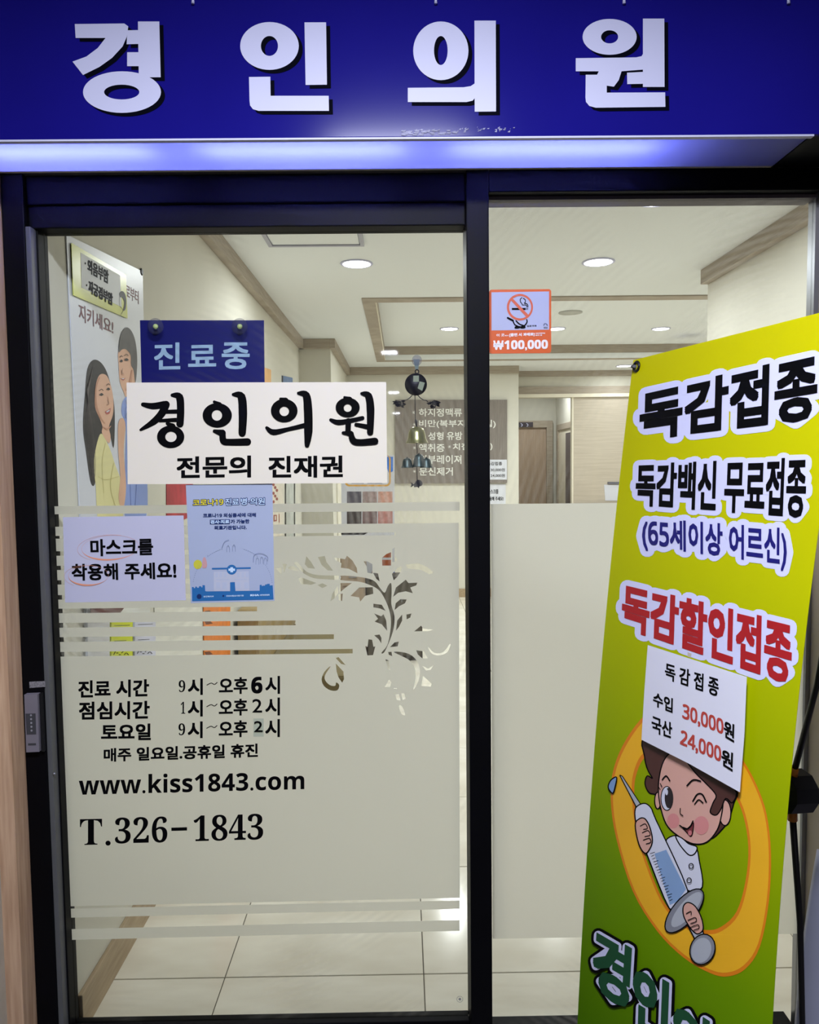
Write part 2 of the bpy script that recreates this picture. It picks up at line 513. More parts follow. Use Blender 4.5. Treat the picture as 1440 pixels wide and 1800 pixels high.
# ---- rear opening: beam, pale wood panel, service counter and corridor with a door
PY = 9.25
s9 = on('y', PY)
Z = lambda px, py, s=s9: s(px, py).z
zb = [Z(950, y) for y in (652, 662, 680, 693, 699)]
tb = struct(empty('trim_8', (1.37, PY, 0)))
box('crown_board', 1.37, 4.1, PY - 0.03, PY + 0.1, zb[1], CZ, m_grainh, tb)
box('plaster_band', 1.37, 4.1, PY, PY + 0.1, zb[2], zb[1], m_wall, tb)
box('wood_band', 1.37, 4.1, PY - 0.02, PY + 0.1, zb[3], zb[2], m_grainh, tb)
box('door_track', 1.37, 4.1, PY - 0.035, PY + 0.1, zb[4], zb[3], m_plate, tb)
xo = s9(1008, 780).x
ctz = Z(960, 884)
struct(box('wall_reception', xo, 4.1, PY, PY + 0.06, 0, zb[4], m_panel))
box('edge_profile', xo - 0.02, xo, PY - 0.01, PY + 0.07, 0, zb[4], m_plate, bpy.data.objects['wall_reception'])
co = empty('reception_counter', (2.4, PY - 0.4, 0), 'pale reception counter standing in front of the wood panelled wall', 'counter')
box('counter_top', 1.42, 4.0, PY - 0.62, PY - 0.05, ctz - 0.05, ctz - 0.01, m_panel, co, 0.006)
box('counter_front', 1.46, 4.0, PY - 0.56, PY - 0.52, 0.0, ctz - 0.05, m_wall, co)
# corridor behind the opening
CY = 11.0
sc = on('y', CY)
xc = sc(978, 780).x
ds = struct(empty('door_2', (sc(930, 800).x, CY, 0)))
x0, x1, zt_ = sc(893, 800).x, sc(960, 800).x, sc(930, 752).z
box('door_leaf', x0, x1, CY - 0.01, CY + 0.03, 0.0, zt_, m_doorw, ds, 0.003)
box('door_jamb', x1, x1 + 0.09, CY - 0.05, CY + 0.03, 0.0, zt_ + 0.1, m_grain, ds, 0.003)
box('door_jamb', x0 - 0.09, x0, CY - 0.05, CY + 0.03, 0.0, zt_ + 0.1, m_grain, ds, 0.003)
box('door_head', x0, x1, CY - 0.05, CY + 0.03, zt_, zt_ + 0.1, m_grain, ds, 0.003)
struct(box('wall_corridor_back', 0.8, xc + 0.3, CY + 0.03, CY + 0.1, 0, CZ, m_wall))
struct(box('wall_corridor_right', xc, xc + 0.08, PY + 0.35, CY + 0.03, 0, CZ, m_wall))
struct(box('wall_corridor_left', 0.9, 1.0, BY + 0.12, CY + 0.03, 0, CZ, m_wall))
rp = box('room_plate', sc(893, 745).x, sc(936, 745).x, CY - 0.06, CY - 0.052, sc(930, 751).z, sc(930, 742.5).z, mat('plum_plate', (70, 62, 70), 0.5, noise=0.02))
tag(rp, 'small dark room plate over the brown door in the rear corridor', 'sign')
Pz = Print(on('y', CY - 0.06), 0.001)
for x_ in (898, 907, 916, 926): Pz.line([(x_, 744.5), (x_ + 2.5, 747), (x_ + .5, 749.5)], 1.2)
Pz.build('white_marks', m_lwhite, rp)
# glazed side door in the corridor's right wall, ajar frame seen edge on
sx = on('x', xc - 0.001)
ya, yb = sx(985, 800).y, min(sx(1002, 800).y, PY + 1.4)
d3 = struct(empty('door_3', (xc, (ya + 9.9) / 2, 0)))
yy0, yy1 = 9.75, 10.75
box('door_jamb', xc - 0.03, xc, yy0 - 0.08, yy0, 0, 2.12, m_grain, d3)
box('door_jamb', xc - 0.03, xc, yy1, yy1 + 0.08, 0, 2.12, m_grain, d3)
box('door_head', xc - 0.03, xc, yy0, yy1, 2.04, 2.12, m_grain, d3)
box('door_leaf', xc - 0.012, xc - 0.002, yy0, yy1, 0, 2.04, m_plate, d3)
box('dark_pane', xc - 0.016, xc - 0.012, yy0 + 0.08, yy0 + 0.55, 0.2, 1.98, mat('dim_glass', (86, 84, 92), 0.15, noise=0.05), d3)

# ---- shop front frames
sF = on('y', FY); sG = on('y', GY)
xa = sF(58, 900).x                # right edge of the outer black frame
XO = sF(35, 900).x - 0.005
fr = struct(empty('trim_9', (0, FY, 0)))
xf = on('y', FY)
x_post0, x_post1 = sF(25.5, 900).x, sF(64, 900).x
box('frame_post', x_post0, x_post1, FY, GY + 0.04, 0, HZ, m_black, fr, 0.003)
xm0, xm1 = sF(823, 900).x, sF(862, 900).x
box('frame_mullion', xm0, xm1, FY, GY + 0.04, 0, HZ, m_black, fr, 0.003)
zh = on('y', 1.90)(400, 408).z
box('frame_header', x_post1, xm0, FY + 0.015, GY + 0.04, zh + 0.07, HZ, m_black, fr, 0.003)
zr = sF(1100, 336).z
xg1 = on('y', 1.93)(1417, 900).x    # right end of the fixed pane
box('frame_header', xm1, xg1, FY, GY + 0.04, zr, HZ, m_black, fr, 0.003)
box('frame_bead', xm1, xg1, FY + 0.03, GY + 0.02, on('y', 1.915)(1100, 350).z, zr, mat('plum_grey_bead', (96, 88, 96), 0.5, noise=0.03), fr)
box('frame_sill', x_post1, xg1, FY + 0.02, GY + 0.04, 0.0, 0.022, m_black, fr)

struct(box('wall_front', -1.2, 3.2, GY - 0.03, GY + 0.05, HZ, 2.9, m_wall))
# ---- sliding door leaf
dr = struct(empty('door_1', ((x_post1 + xm0) / 2, GY, 0)))
xs1 = on('y', 1.888)(74, 900).x
xs2 = on('y', 1.915)(86, 900).x
zg = sG(400, 409).z
box('stile_edge', x_post1, xs1, 1.888, GY + 0.02, 0.022, zg + 0.0, m_steel, dr, 0.002)
box('stile', xs1, xs2, 1.915, GY + 0.02, 0.022, zg, m_black, dr, 0.002)
box('stile', sG(821.5, 900).x, xm0 + 0.03, 1.93, GY + 0.02, 0.022, zg, m_black, dr, 0.002)
box('top_rail', x_post1, xm0 + 0.0, 1.905, GY + 0.02, zg, zh + 0.07, m_black, dr, 0.003)
box('bottom_rail', x_post1, xm0 + 0.0, 1.93, GY + 0.02, 0.022, 0.058, m_black, dr, 0.003)
box('glass_pane', xs2, sG(821.5, 900).x, GY - 0.003, GY + 0.003, 0.058, zg, m_glass_d, dr)
# small bright screw on the stile
MB().lathe([(0.004, -0.0), (0.003, -0.003), (0.0001, -0.004)], on('y', 1.888)(95.5, 1360), 12, 'y').build('screw', m_chrome, dr, True)

# frosted film on the door: bands, slots and a cut-out leaf ornament
t7 = zt(3.789, 3.789, 460, 840)
LV = GY - 0.003
sD = on('y', LV)
leafs = [
 [(798,1165),(835,1118),(853,1050),(862,960),(850,880),(812,790),(770,738),(700,705),(640,690),(526,680),(526,652),(620,656),(700,668),(755,690),(790,735),(820,765),(840,722),(862,700),(866,760),(864,840),(885,920),(880,1000),(855,1080),(818,1160)],
 [(218,566),(244,566),(300,625),(380,648),(516,652),(516,678),(430,675),(350,668),(290,642),(250,606)],
 [(95,604),(134,598),(132,642)], [(140,572),(168,573),(150,636)],
 [(175,600),(210,588),(252,618),(215,617)],
 [(298,522),(330,560),(356,605),(310,600),(288,575)],
 [(375,527),(420,520),(432,560),(476,618),(440,616),(400,580)],
 [(487,530),(556,542),(568,518),(605,550),(634,600),(638,635),(580,605),(528,598),(532,568),(490,547)],
 [(680,556),(705,556),(738,575),(738,636),(705,632),(700,590)],
 [(802,532),(830,508),(862,495),(862,585),(804,584)],
 [(742,632),(775,636),(786,690),(764,672)],
 [(870,475),(888,462),(888,520),(905,545),(888,560),(870,560)],
 [(868,640),(905,598),(936,592),(928,622),(905,658),(880,682)],
 [(960,577),(1050,570),(1110,598),(1143,630),(1122,643),(1060,612),(970,602)],
 [(876,792),(895,730),(960,678),(978,700),(1037,698),(1030,716),(990,730),(1007,768),(960,755),(910,765)],
 [(886,880),(893,835),(925,808),(966,810),(955,835),(915,855)],
 [(895,1018),(903,950),(936,910),(936,950),(915,992)],
 [(965,910),(998,903),(990,930),(966,942)],
 [(1016,1022),(1062,984),(1076,1003),(1146,1012),(1110,1020)],
 [(458,822),(472,770),(505,722),(512,760),(488,800)],
 [(512,776),(541,770),(536,820),(514,814)],
 [(244,672),(262,662),(310,680),(364,700),(330,712),(262,706)],
 [(373,714),(405,702),(438,718),(405,734)],
 [(526,700),(602,700),(560,730),(518,766),(520,735)],
 [(592,786),(650,730),(740,728),(744,772),(690,785),(657,824),(650,796)],
 [(745,838),(800,845),(826,886),(790,870),(745,862)],
 [(750,903),(796,922),(812,908),(830,950),(836,1018),(800,975),(753,957),(776,938)],
 [(750,1048),(785,1043),(798,1065),(797,1102),(780,1075)],
 [(690,1120),(706,1125),(712,1075),(736,1078),(745,1125),(757,1122),(742,1180),(705,1182)],
 [(855,1127),(885,1096),(914,1090),(906,1122)],
 [(843,1160),(865,1158),(870,1187),(848,1178)],
 [(825,1208),(845,1215),(858,1280),(840,1270)],
 [(460,1253),(420,1290),(400,1340),(415,1385),(460,1415),(505,1414),(517,1380),(497,1362),(490,1385),(455,1380),(425,1350),(422,1315)],
 [(494,1200),(512,1193),(560,1247),(530,1238)], [(494,1235),(545,1290),(549,1340),(537,1364),(513,1330),(500,1290)],
 [(890,1443),(915,1440),(925,1482),(900,1478)], [(930,1435),(950,1435),(959,1470),(940,1479)], [(915,1520),(935,1520),(956,1578),(930,1570)],
 [(880,1158),(960,1165),(1020,1200),(1053,1270),(1045,1350),(1010,1412),(1025,1340),(1020,1270),(985,1215),(930,1185)],
 [(1108,1123),(1150,1165),(1210,1160),(1257,1103),(1238,1160),(1180,1182),(1130,1167)],
 [(1072,1253),(1110,1270),(1145,1248),(1125,1279),(1095,1282)],
 [(1075,1318),(1132,1370),(1127,1390),(1063,1386)],
 [(820,1392),(848,1343),(864,1360),(856,1391)],
 [(1030,1148),(1080,1155),(1107,1202),(1070,1202),(1040,1175)],
 [(880,1400),(900,1400),(900,1404),(880,1404)],
]
for i_ in (0, 1, 4, 32, 37, 38, 39): leafs[i_] = smooth(leafs[i_], True, 3)
def ledge(y): return 91.0 + (y - 890) * 0.0425
sl = -0.0105
def yat(y, x): return y + sl * (x - 95)
slots = [(942, 947, 696), (969, 977, 470), (994.6, 1002, 470), (1020, 1027.6, 470), (1046, 1054, 470), (1070, 1078, 452), (1095, 1103.5, 520), (1120, 1128.5, 587), (1146, 1154, 620)]
fm = m_film
XF = 806.5
# film body: a comb on the left made of bands between the slots, one sheet to the right of them
outer = [(ledge(926), 926), (XF, yat(926, XF) + 0.5), (808.5, 1578), (ledge(1593), 1593)]
for a, b, xe in reversed(slots):
    outer += [(ledge(b), b), (xe, yat(b, xe)), (xe, yat(a, xe)), (ledge(a), a)]
def fill_curve(loops):
    cu = bpy.data.curves.new('cut', 'CURVE'); cu.dimensions = '2D'; cu.fill_mode = 'FRONT'
    for L in loops:
        sp_ = cu.splines.new('POLY'); sp_.points.add(len(L) - 1); sp_.use_cyclic_u = True
        for i_, (x, y) in enumerate(L): sp_.points[i_].co = (x / 100, y / 100, 0, 1)
    o = bpy.data.objects.new('cut', cu); C.objects.link(o)
    ev = o.evaluated_get(bpy.context.evaluated_depsgraph_get()); me = ev.to_mesh()
    v = [(p.co.x * 100, p.co.y * 100) for p in me.vertices]; f = [tuple(p.vertices) for p in me.polygons]
    ev.to_mesh_clear(); C.objects.unlink(o); bpy.data.objects.remove(o); bpy.data.curves.remove(cu)
    return v, f
Print(sD, 0.0006).layer(*fill_curve([outer] + [t7(L) for L in leafs])).build('frosted_film', fm, dr)
for a, b, c_, d_ in ((890, 904, 883.0, 898.5), (1597, 1613, 1583.6, 1598.5), (1633, 1652, 1618, 1637)):
    Print(sD, 0.0006).poly([(ledge(a), a), (XF + 1.5, c_ - 1), (XF + 1.5, d_ - 1), (ledge(b), b)]).build('frosted_band', fm, dr)

P = Print(sD, 0.0006)
for k in range(14): P.poly(ell(808.5 + 5.2 * cos(k * pi / 7), 1756 + 5.2 * sin(k * pi / 7), .8, .8, 8))
P.poly(ell(808.5, 1756, 2.4, 2.4, 14)); P.build('tempered_mark', mat('etched_grey', (150, 150, 146), .6, noise=.05), dr)['kind'] = 'stuff'
# lettering cut from black vinyl on the film
hr = zt(2.571, 2.571, 0, 1150)
def q4(x0, y0, x1, y1, sl): return hr([(x0, y0), (x1, y0 + sl * (x1 - x0)), (x1, y1 + sl * (x1 - x0)), (x0, y1)])
P = Print(sD, 0.0009)
P.text('진료 시간', q4(357, 121, 672, 195, -0.02), 1.0)
P.part('hours_word', m_ink, dr); P.text('점심시간', q4(360, 217, 675, 294, -0.015), 1.0)
P.part('hours_word', m_ink, dr); P.text('토요일', q4(460, 317, 680, 387, -0.01), 1.0)
P.part('hours_word', m_ink, dr)
P = Print(sD, 0.0009)
for y0, dg_, h1 in ((103, '\U0001D7D7', 0), (200, '\U0001D7CF', 0), (297, '\U0001D7D7', 0)):
    P.text(dg_, q4(808 if dg_ != '\U0001D7CF' else 818, y0 + 14, 838, y0 + 68, 0))
    P.text('시', q4(852, y0 + 8, 915, y0 + 79, -0.01), .9)
    P.line(hr([(936, y0 + 36), (955, y0 + 27), (970, y0 + 33), (982, y0 + 24)]), 1.5)
    P.text('오후', q4(992, y0 + 4, 1118, y0 + 76, -0.02), .8)
    if y0 == 103: P.text(sansb('6'), q4(1138, y0, 1185, y0 + 72, 0), .8)
    elif y0 == 200: P.text('2', q4(1142, y0 + 2, 1185, y0 + 62, 0), 0.3)
    else: P.text('2', q4(1150, y0 + 4, 1188, y0 + 52, 0), 0.3)
    P.text('시', q4(1202, y0 - 3, 1264, y0 + 74, -0.01), .8)
    P.part('hours_line', m_ink, dr)
P.text('매주 일요일.공휴일 휴진', q4(473, 425, 1165, 483, -0.032), .8)
P.part('closing_days_line', m_ink, dr)
P = Print(sD, 0.0009)
P.text(sansb('www.kiss1843.com'), [(139, 1363), (535, 1355), (535, 1387), (139, 1397)], (.1, .25), res=5)
P.build('web_address', m_ink, dr)
P = Print(sD, 0.0009)
P.text('\U0001D413', hr([(362, 745), (462, 743), (462, 859), (362, 862)]))
P.poly(ell(*hr([(489, 853)])[0], 4.6, 4.4, 16))
P.text('\U0001D7D1\U0001D7D0\U0001D7D4', hr([(520, 738), (757, 732), (757, 850), (520, 856)]))
P.poly(hr([(775, 783), (846, 781), (846, 796), (775, 798)]))
P.text('\U0001D7CF\U0001D7D6\U0001D7D2\U0001D7D1', hr([(876, 728), (1190, 719), (1190, 837), (876, 846)]))
P.build('phone_number', m_ink, dr)
Print(sD, 0.0008).poly(hr([(1146, 290), (1192, 290), (1192, 372), (1146, 372)])).build('correction_patch', milky('clear_patch', (205, 212, 200), 0.6), dr)

# ---- fixed pane to the right
wn = struct(empty('window_1', ((xm1 + xg1) / 2, 1.93, 0)))
box('glass_pane', xm1, xg1, 1.925, 1.931, 0.022, on('y', 1.93)(1100, 348).z, m_glass_f, wn)
sW = on('y', 1.925)
Print(sW, 0.0006).poly([(862.5, 886), (1424, 881), (1407, 1641), (866, 1650)]).build('frosted_film', m_film2, wn)

# ---- outer walls to left and right
struct(box('wall_street_left', -3.2, sF(24, 900).x, FY - 0.06, GY + 0.1, 0, 2.9, m_colw))
cr_ = struct(box('wall_street_left_end', -3.2, on('y', 1.824)(8, 1700).x, 1.70, FY - 0.06, 0, 2.9, mat('pale_stone', (176, 168, 152), 0.7, noise=0.1, nscale=14)))
rw = struct(box('wall_street_right', xg1 + 0.012, 3.2, 1.80, GY, 0, 2.9, mat('taupe_laminate', (170, 158, 142), 0.5, noise=0.06, nscale=6, stretch=(3, 3, 0.6))))
struct(box('trim_10', xg1, xg1 + 0.012, 1.915, GY, 0, HZ, m_chrome))
# mall corridor outside: floor, ceiling, side walls
mo = mat('corridor_floor', (96, 92, 96), 0.35, noise=0.08, nscale=3)
mc = mat('corridor_ceiling', (150, 150, 158), 0.9, noise=0.03)
mw = mat('corridor_wall', (110, 106, 112), 0.8, noise=0.04)
struct(box('floor_street', -3.2, 3.2, -16, FY + 0.02, -0.03, 0.0, mo))
struct(box('ceiling_street', -3.2, 3.2, -16, 1.67, 2.80, 2.84, mc))
struct(box('wall_corridor_left_side', -3.3, -3.2, -16, 1.9, 0, 2.84, mw))
struct(box('wall_corridor_right_side', 3.2, 3.3, -16, 1.9, 0, 2.84, mw))

def panel_lamp(x, y, w_, h_, watts, label):
    t = empty('corridor_panel_light', (x, y, 2.80), label, 'lamp', 'square panel lights along the corridor ceiling')
    MB().box(x - w_ / 2 - 0.02, x + w_ / 2 + 0.02, y - h_ / 2 - 0.02, y + h_ / 2 + 0.02, 2.785, 2.80).build('housing', m_plate, t)
    MB().box(x - w_ / 2, x + w_ / 2, y - h_ / 2, y + h_ / 2, 2.780, 2.785).build('diffuser', emis('panel_diffuser', (0.85, 0.9, 1.0), 9), t)
    l = bpy.data.lights.new('panel_tube', 'AREA'); l.shape = 'RECTANGLE'; l.size = w_; l.size_y = h_; l.energy = watts; l.color = (0.84, 0.87, 1.0)
    o = bpy.data.objects.new('panel_tube', l); C.objects.link(o); o.parent = t; o.location = (0, 0, -0.03)
    return t
panel_lamp(0.0, 0.3, 0.5, 0.3, OUT_W, 'square panel light on the corridor ceiling right above the viewer')
panel_lamp(-0.12, -4.2, 0.16, 0.16, 25, 'square panel light on the corridor ceiling behind the viewer, nearest one')
panel_lamp(-0.12, -8.6, 0.16, 0.16, 25, 'square panel light on the corridor ceiling behind the viewer, middle one')
panel_lamp(-0.12, -13.5, 0.16, 0.16, 25, 'square panel light on the corridor ceiling behind the viewer, farthest one')

# =================================================================== SHOP SIGN
SY = 1.69
sS = on('y', SY)
sg = empty('shop_sign', (0, SY, HZ), 'wide blue sign box with four white Korean letters above the entrance', 'sign')
sx0, sx1 = -1.9, on('y', SY)(1431, 243).x
STOP = 2.72
xr2 = 1.9
box('sign_face', sx0, xr2, SY, SY + 0.012, HZ - 0.004, STOP, m_blue, sg, 0.002)
box('side_panel', sx1, sx1 + 0.015, SY + 0.012, FY, HZ - 0.003, STOP, m_black, sg)
box('top_panel', sx0, sx1, SY + 0.012, FY, STOP - 0.015, STOP, m_plate, sg)
box('back_panel', sx0, sx1, FY - 0.01, FY, HZ, STOP - 0.015, m_plate, sg)
box('diffuser', sx0, sx1, SY + 0.012, FY - 0.01, HZ, HZ + 0.003, m_acryl, sg)
box('bottom_lip', sx0, sx1, SY - 0.001, SY + 0.012, HZ - 0.008, HZ - 0.004, m_lwhite, sg)
box('soffit_end', sx1 + 0.015, xr2, SY + 0.012, FY, HZ + 0.0, HZ + 0.02, m_black, sg)
for x in (-1.38, -0.80, -0.22, 0.36):
    tb_ = MB().tube([(x - 0.24, SY + 0.075, HZ + 0.07), (x + 0.24, SY + 0.075, HZ + 0.07)], 0.013, 12).build('fluorescent_tube', emis('blue_white_tube', (0.45, 0.52, 1.0), 10), sg, True)
    l = bpy.data.lights.new('tube_glow', 'AREA'); l.shape = 'RECTANGLE'; l.size = 0.46; l.size_y = 0.03; l.energy = BOX_W; l.color = (0.36, 0.37, 1.0)
    o = bpy.data.objects.new('tube_glow', l); C.objects.link(o); o.parent = sg; o.location = (x, 0.075, 0.054)
z2 = zt(2, 2, 0, 0)
sh = lambda pts, dx: [(x + dx, y) for x, y in pts]
O = 1440
sign_letters = [
 [([(264,86),(438,84),(452,94),(447,130),(432,165),(395,205),(350,237),(293,265),(256,218),(305,200),(345,170),(372,135),(267,135)],),
  ([(486,77),(561,77),(566,273),(489,273)],), ([(449,108),(490,107),(490,156),(446,157)],), ([(448,185),(490,185),(490,234),(448,234)],),
  (ell(430,325,137,73,48), ell(429,325,62,26,32))],
 [(ell(948,163,103,84,48), ell(948,163,30,35,32)), ([(1071,80),(1147,80),(1150,299),(1075,300)],),
  ([(876,272),(951,271),(952,338),(1156,338),(1157,391),(910,391),(890,385),(880,372),(878,355)],)],
 [(sh(ell(110,180,97,103,48),O), sh(ell(110,179,24,51,32),O)), (sh([(-6,310),(190,308),(215,304),(230,294),(230,345),(222,355),(200,360),(-6,360)],O),), (sh([(228,74),(303,74),(304,393),(229,394)],O),)],
 [(sh(ell(703,131,95,63,48),O), sh(ell(703,131,30,23,32),O)), (sh([(584,206),(796,203),(815,199),(822,188),(822,246),(745,252),(735,283),(718,306),(690,302),(655,272),(665,252),(584,252)],O),),
  (sh([(764,257),(822,254),(822,296),(765,297)],O),), (sh([(820,67),(895,67),(896,307),(820,307)],O),),
  (sh([(619,264),(693,264),(693,327),(898,326),(899,377),(655,380),(632,374),(620,360),(618,345)],O),)],
]
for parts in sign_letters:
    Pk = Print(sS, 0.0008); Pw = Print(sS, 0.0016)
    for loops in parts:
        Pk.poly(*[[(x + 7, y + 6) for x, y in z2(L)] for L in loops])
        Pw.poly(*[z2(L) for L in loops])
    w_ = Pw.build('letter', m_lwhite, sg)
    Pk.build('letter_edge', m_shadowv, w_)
# worn patch of lettering film and white screw heads on the sign face
mchip = mat('chipped_film', (150, 150, 180), 0.6, noise=0.3, nscale=60)
Pc = Print(sS, 0.0004); rnd = random.Random(4)
for k in range(90):
    x = 706 + 200 * rnd.random() ** 1.5; y = 236 - 8 * rnd.random() + (x > 800) * -4; s_ = rnd.uniform(1, 4) * (1.2 if x < 800 else .6)
    Pc.poly([(x, y), (x + s_ * 1.8, y - rnd.random() * 2), (x + s_ * 1.3, y + s_ * .7), (x - s_ * .3, y + s_ * .5)])
Pc.build('peeled_patch', mchip, sg)['kind'] = 'stuff'
for px in (340.5, 766, 1096, 1384):
    MB().tube([sS(px, -6) + Vector((0, -0.004, 0)), sS(px, 9) + Vector((0, -0.006, 0))], [0.0022, 0.0036], 8).build('hook', m_lwhite, sg, True)

# =================================================================== THINGS ON THE GLASS
t3 = zt(3.4286, 3.4286, 60, 400); t4 = zt(3.6, 3.6, 440, 400); t6 = zt(3.273, 3.273, 60, 860); t8 = zt(7.828, 7.828, 320, 840)
# white name plate
wp = empty('name_plate', sD(452, 850), 'white rectangular plate with large black Korean name on the glass door', 'sign')
slab('plate', [(224, 673), (679, 672), (681, 849), (226, 851)], sD, 0.006, 0.005, m_plate, wp)
P = Print(sD, 0.0063)
def ring(P, c, rx, ry, ci, ri):
    P.poly(smooth(ell(c[0], c[1], rx, ry, 20), True, 3), ell(ci[0], ci[1], ri, ri * 1.05, 28))
A = lambda pts: t3(pts); B = lambda pts: t4(pts)
k3, k4 = 3.4286, 3.6
def bs(P, tf, k, pts, ws): P.strokes(ribbon(tf(pts), [w_ / k for w_ in ws]))
bs(P, A, k3, [(662,1068),(720,1078),(790,1068)], [26,40,44]); bs(P, A, k3, [(800,1068),(775,1120),(725,1172),(648,1220)], [46,46,40,16])
bs(P, A, k3, [(838,1012),(880,1022),(888,1100),(884,1185)], [22,46,44,44])
bs(P, A, k3, [(785,1112),(870,1110)], [24,26]); bs(P, A, k3, [(762,1165),(870,1160)], [20,26])
P.poly(A(ell(828,1262,82,68,40)), A(ell(830,1262,34,31,28))); bs(P, A, k3, [(808,1182),(838,1200)], [20,40])
P.part('large_letter', m_ink, wp)
P.poly(A(ell(1108,1133,88,74,40)), A(ell(1106,1133,31,32,28))); bs(P, A, k3, [(1090,1052),(1118,1072)], [18,40])
bs(P, A, k3, [(1205,1008),(1252,1020),(1262,1120),(1258,1240)], [20,50,52,44])
bs(P, A, k3, [(1092,1228),(1138,1240)], [22,44]); bs(P, A, k3, [(1140,1236),(1145,1285),(1180,1294),(1290,1292)], [36,42,40,44])
P.part('large_letter', m_ink, wp)
P.poly(B(ell(218,1160,84,74,40)), B(ell(218,1164,30,30,28))); bs(P, B, k4, [(195,1086),(225,1098)], [18,42])
bs(P, B, k4, [(108,1268),(150,1296),(240,1278),(350,1252)], [20,38,26,30]); bs(P, B, k4, [(308,1050),(355,1062),(368,1150),(370,1290),(362,1378)], [20,48,54,54,30])
P.part('large_letter', m_ink, wp)
P.poly(B(ell(618,1140,76,62,40)), B(ell(618,1143,25,25,28))); bs(P, B, k4, [(598,1076),(628,1092)], [16,42])
bs(P, B, k4, [(512,1218),(560,1234),(640,1222),(712,1206)], [20,34,28,24]); bs(P, B, k4, [(622,1225),(620,1290)], [36,34])
bs(P, B, k4, [(672,1248),(745,1262)], [24,30]); bs(P, B, k4, [(706,1052),(748,1066),(762,1150),(760,1296)], [18,46,50,40])
bs(P, B, k4, [(590,1300),(640,1306)], [20,34]); bs(P, B, k4, [(638,1304),(655,1350),(700,1360),(790,1352)], [34,42,40,44])
P.part('large_letter', m_ink, wp)
P = Print(sD, 0.0063)
P.text('전문의', [(313, 804), (441, 802), (441, 838), (313, 840)], 1.3); P.part('small_word', m_ink, wp); P.text('진재권', [(474, 803), (602, 802), (602, 838), (474, 839)], 1.3)
P.part('small_word', m_ink, wp)

# navy plate hung inside on two suction cups
sI = on('y', GY + 0.03)
bp_ = empty('open_plate', sI(356, 671), 'navy plate with three pale blue Korean letters hung above the white plate', 'sign')
slab('plate', [(246, 563), (464, 563), (465, 673), (249, 673)], sI, 0.0, 0.004, m_navy, bp_)
P = Print(sI, 0.0004)
P.text('진', [(272, 604), (316, 603), (316, 648), (272, 649)], 1.1); P.part('letter', m_ltblue, bp_); P.text('료', [(332, 608), (379, 607), (379, 643), (332, 644)], 1.1); P.part('letter', m_ltblue, bp_); P.text('중', [(391, 603), (438, 603), (438, 648), (391, 648)], 1.1)
P.build('letter', m_ltblue, bp_)
m_cup = milky('clear_rubber', (130, 130, 165), 0.5, clear=0.72)
for px in (279, 425):
    c = sI(px, 577)
    cup = MB().lathe([(0.021, -0.026), (0.016, -0.020), (0.008, -0.014), (0.005, -0.006), (0.005, -0.001)], c, 24, 'y').build('suction_cup', m_cup, bp_, True)
    MB().lathe([(0.0001, -0.0275), (0.0062, -0.0265), (0.007, -0.022)], c, 18, 'y').build('cup_button', mat('pale_green_rubber', (190, 205, 140), 0.4, noise=0.05), cup, True)

# mask notice
mn = empty('mask_notice', sD(219, 1059), 'pale sheet with two lines asking to wear a mask, left on the door', 'notice')
slab('paper', [(111, 909), (323, 906), (327, 1055), (115, 1059)], sD, 0.0016, 0.0006, mat('lavender_white_paper', (188, 188, 208), 0.7, noise=0.012, nscale=10), mn)
P = Print(sD, 0.0022)
P.text('마스크를', t6([(327, 290), (683, 284), (685, 376), (330, 383)]), 0.9); P.part('lettering_line', m_ink, mn)
P.text('착용해 주세요!', t6([(220, 432), (815, 421), (818, 512), (222, 523)]), 0.9)
P.build('lettering_line', m_ink, mn)
mo_ = mat('faint_orange_ink', (224, 150, 118), 0.6, noise=0.05)
P = Print(sD, 0.0019)
for c, rx, ry, rot, wmax in (((440, 335), 165, 70, -0.06, 2.6), ((315, 495), 115, 56, -0.02, 2.6)):
    e = ell(c[0], c[1], rx, ry, 40, rot)
    ws = [0.25 + wmax * max(0, sin(2 * pi * k / 40 - .25)) ** 3 for k in range(40)]
    P.strokes(ribbon(t6(e + e[:1]), ws + ws[:1], cap=False, sm=False))
    e = ell(c[0] - 12, c[1] + 3, rx + 12, ry + 6, 40, rot)
    P.strokes(ribbon(t6(e[14:34]), 0.3, cap=False, sm=False))
P.build('ink_loops', mo_, mn)

# clinic poster
cp_ = empty('clinic_poster', sD(409, 1060), 'pale blue poster with small hospital drawing and blue skyline on the door', 'poster')
m_pb = mat('poster_pale_blue', (164, 174, 198), 0.6, noise=0.02, nscale=6)
slab('paper', [(327, 852), (479, 850), (483, 1056), (336, 1060)], sD, 0.0016, 0.0006, m_pb, cp_)
m_dkblue = mat('deep_blue_ink', (22, 44, 96), 0.5, noise=0.02); m_midblue = mat('mid_blue_ink', (40, 104, 164), 0.5, noise=0.04)
m_yel = mat('yellow_ink', (232, 214, 40), 0.5, noise=0.02); m_cyan = mat('cyan_white_ink', (196, 218, 240), 0.5, noise=0.02)
P1 = Print(sD, 0.0022); P2 = Print(sD, 0.0030)
qa = t8([(155, 300), (570, 285), (570, 372), (158, 385)]); qb = t8([(600, 285), (785, 282), (785, 372), (600, 376)]); qc = t8([(812, 280), (1140, 275), (1140, 368), (812, 372)])
for s_, q in ((sans('코로나19'), qa), ('진료', qb), ('병·의원', qc)): P1.text(s_, q, halo=1.3)
for s_, q in ((sans('코로나19'), qa),): P2.text(s_, q, 0.25)
P1.build('title_outline', m_dkblue, cp_); P2.build('title_yellow', m_yel, cp_)
P3 = Print(sD, 0.0030).text('진료', qb, 0.2).text('병·의원', qc, 0.2)
P3.build('title_pale', m_cyan, cp_)
P = Print(sD, 0.0022)
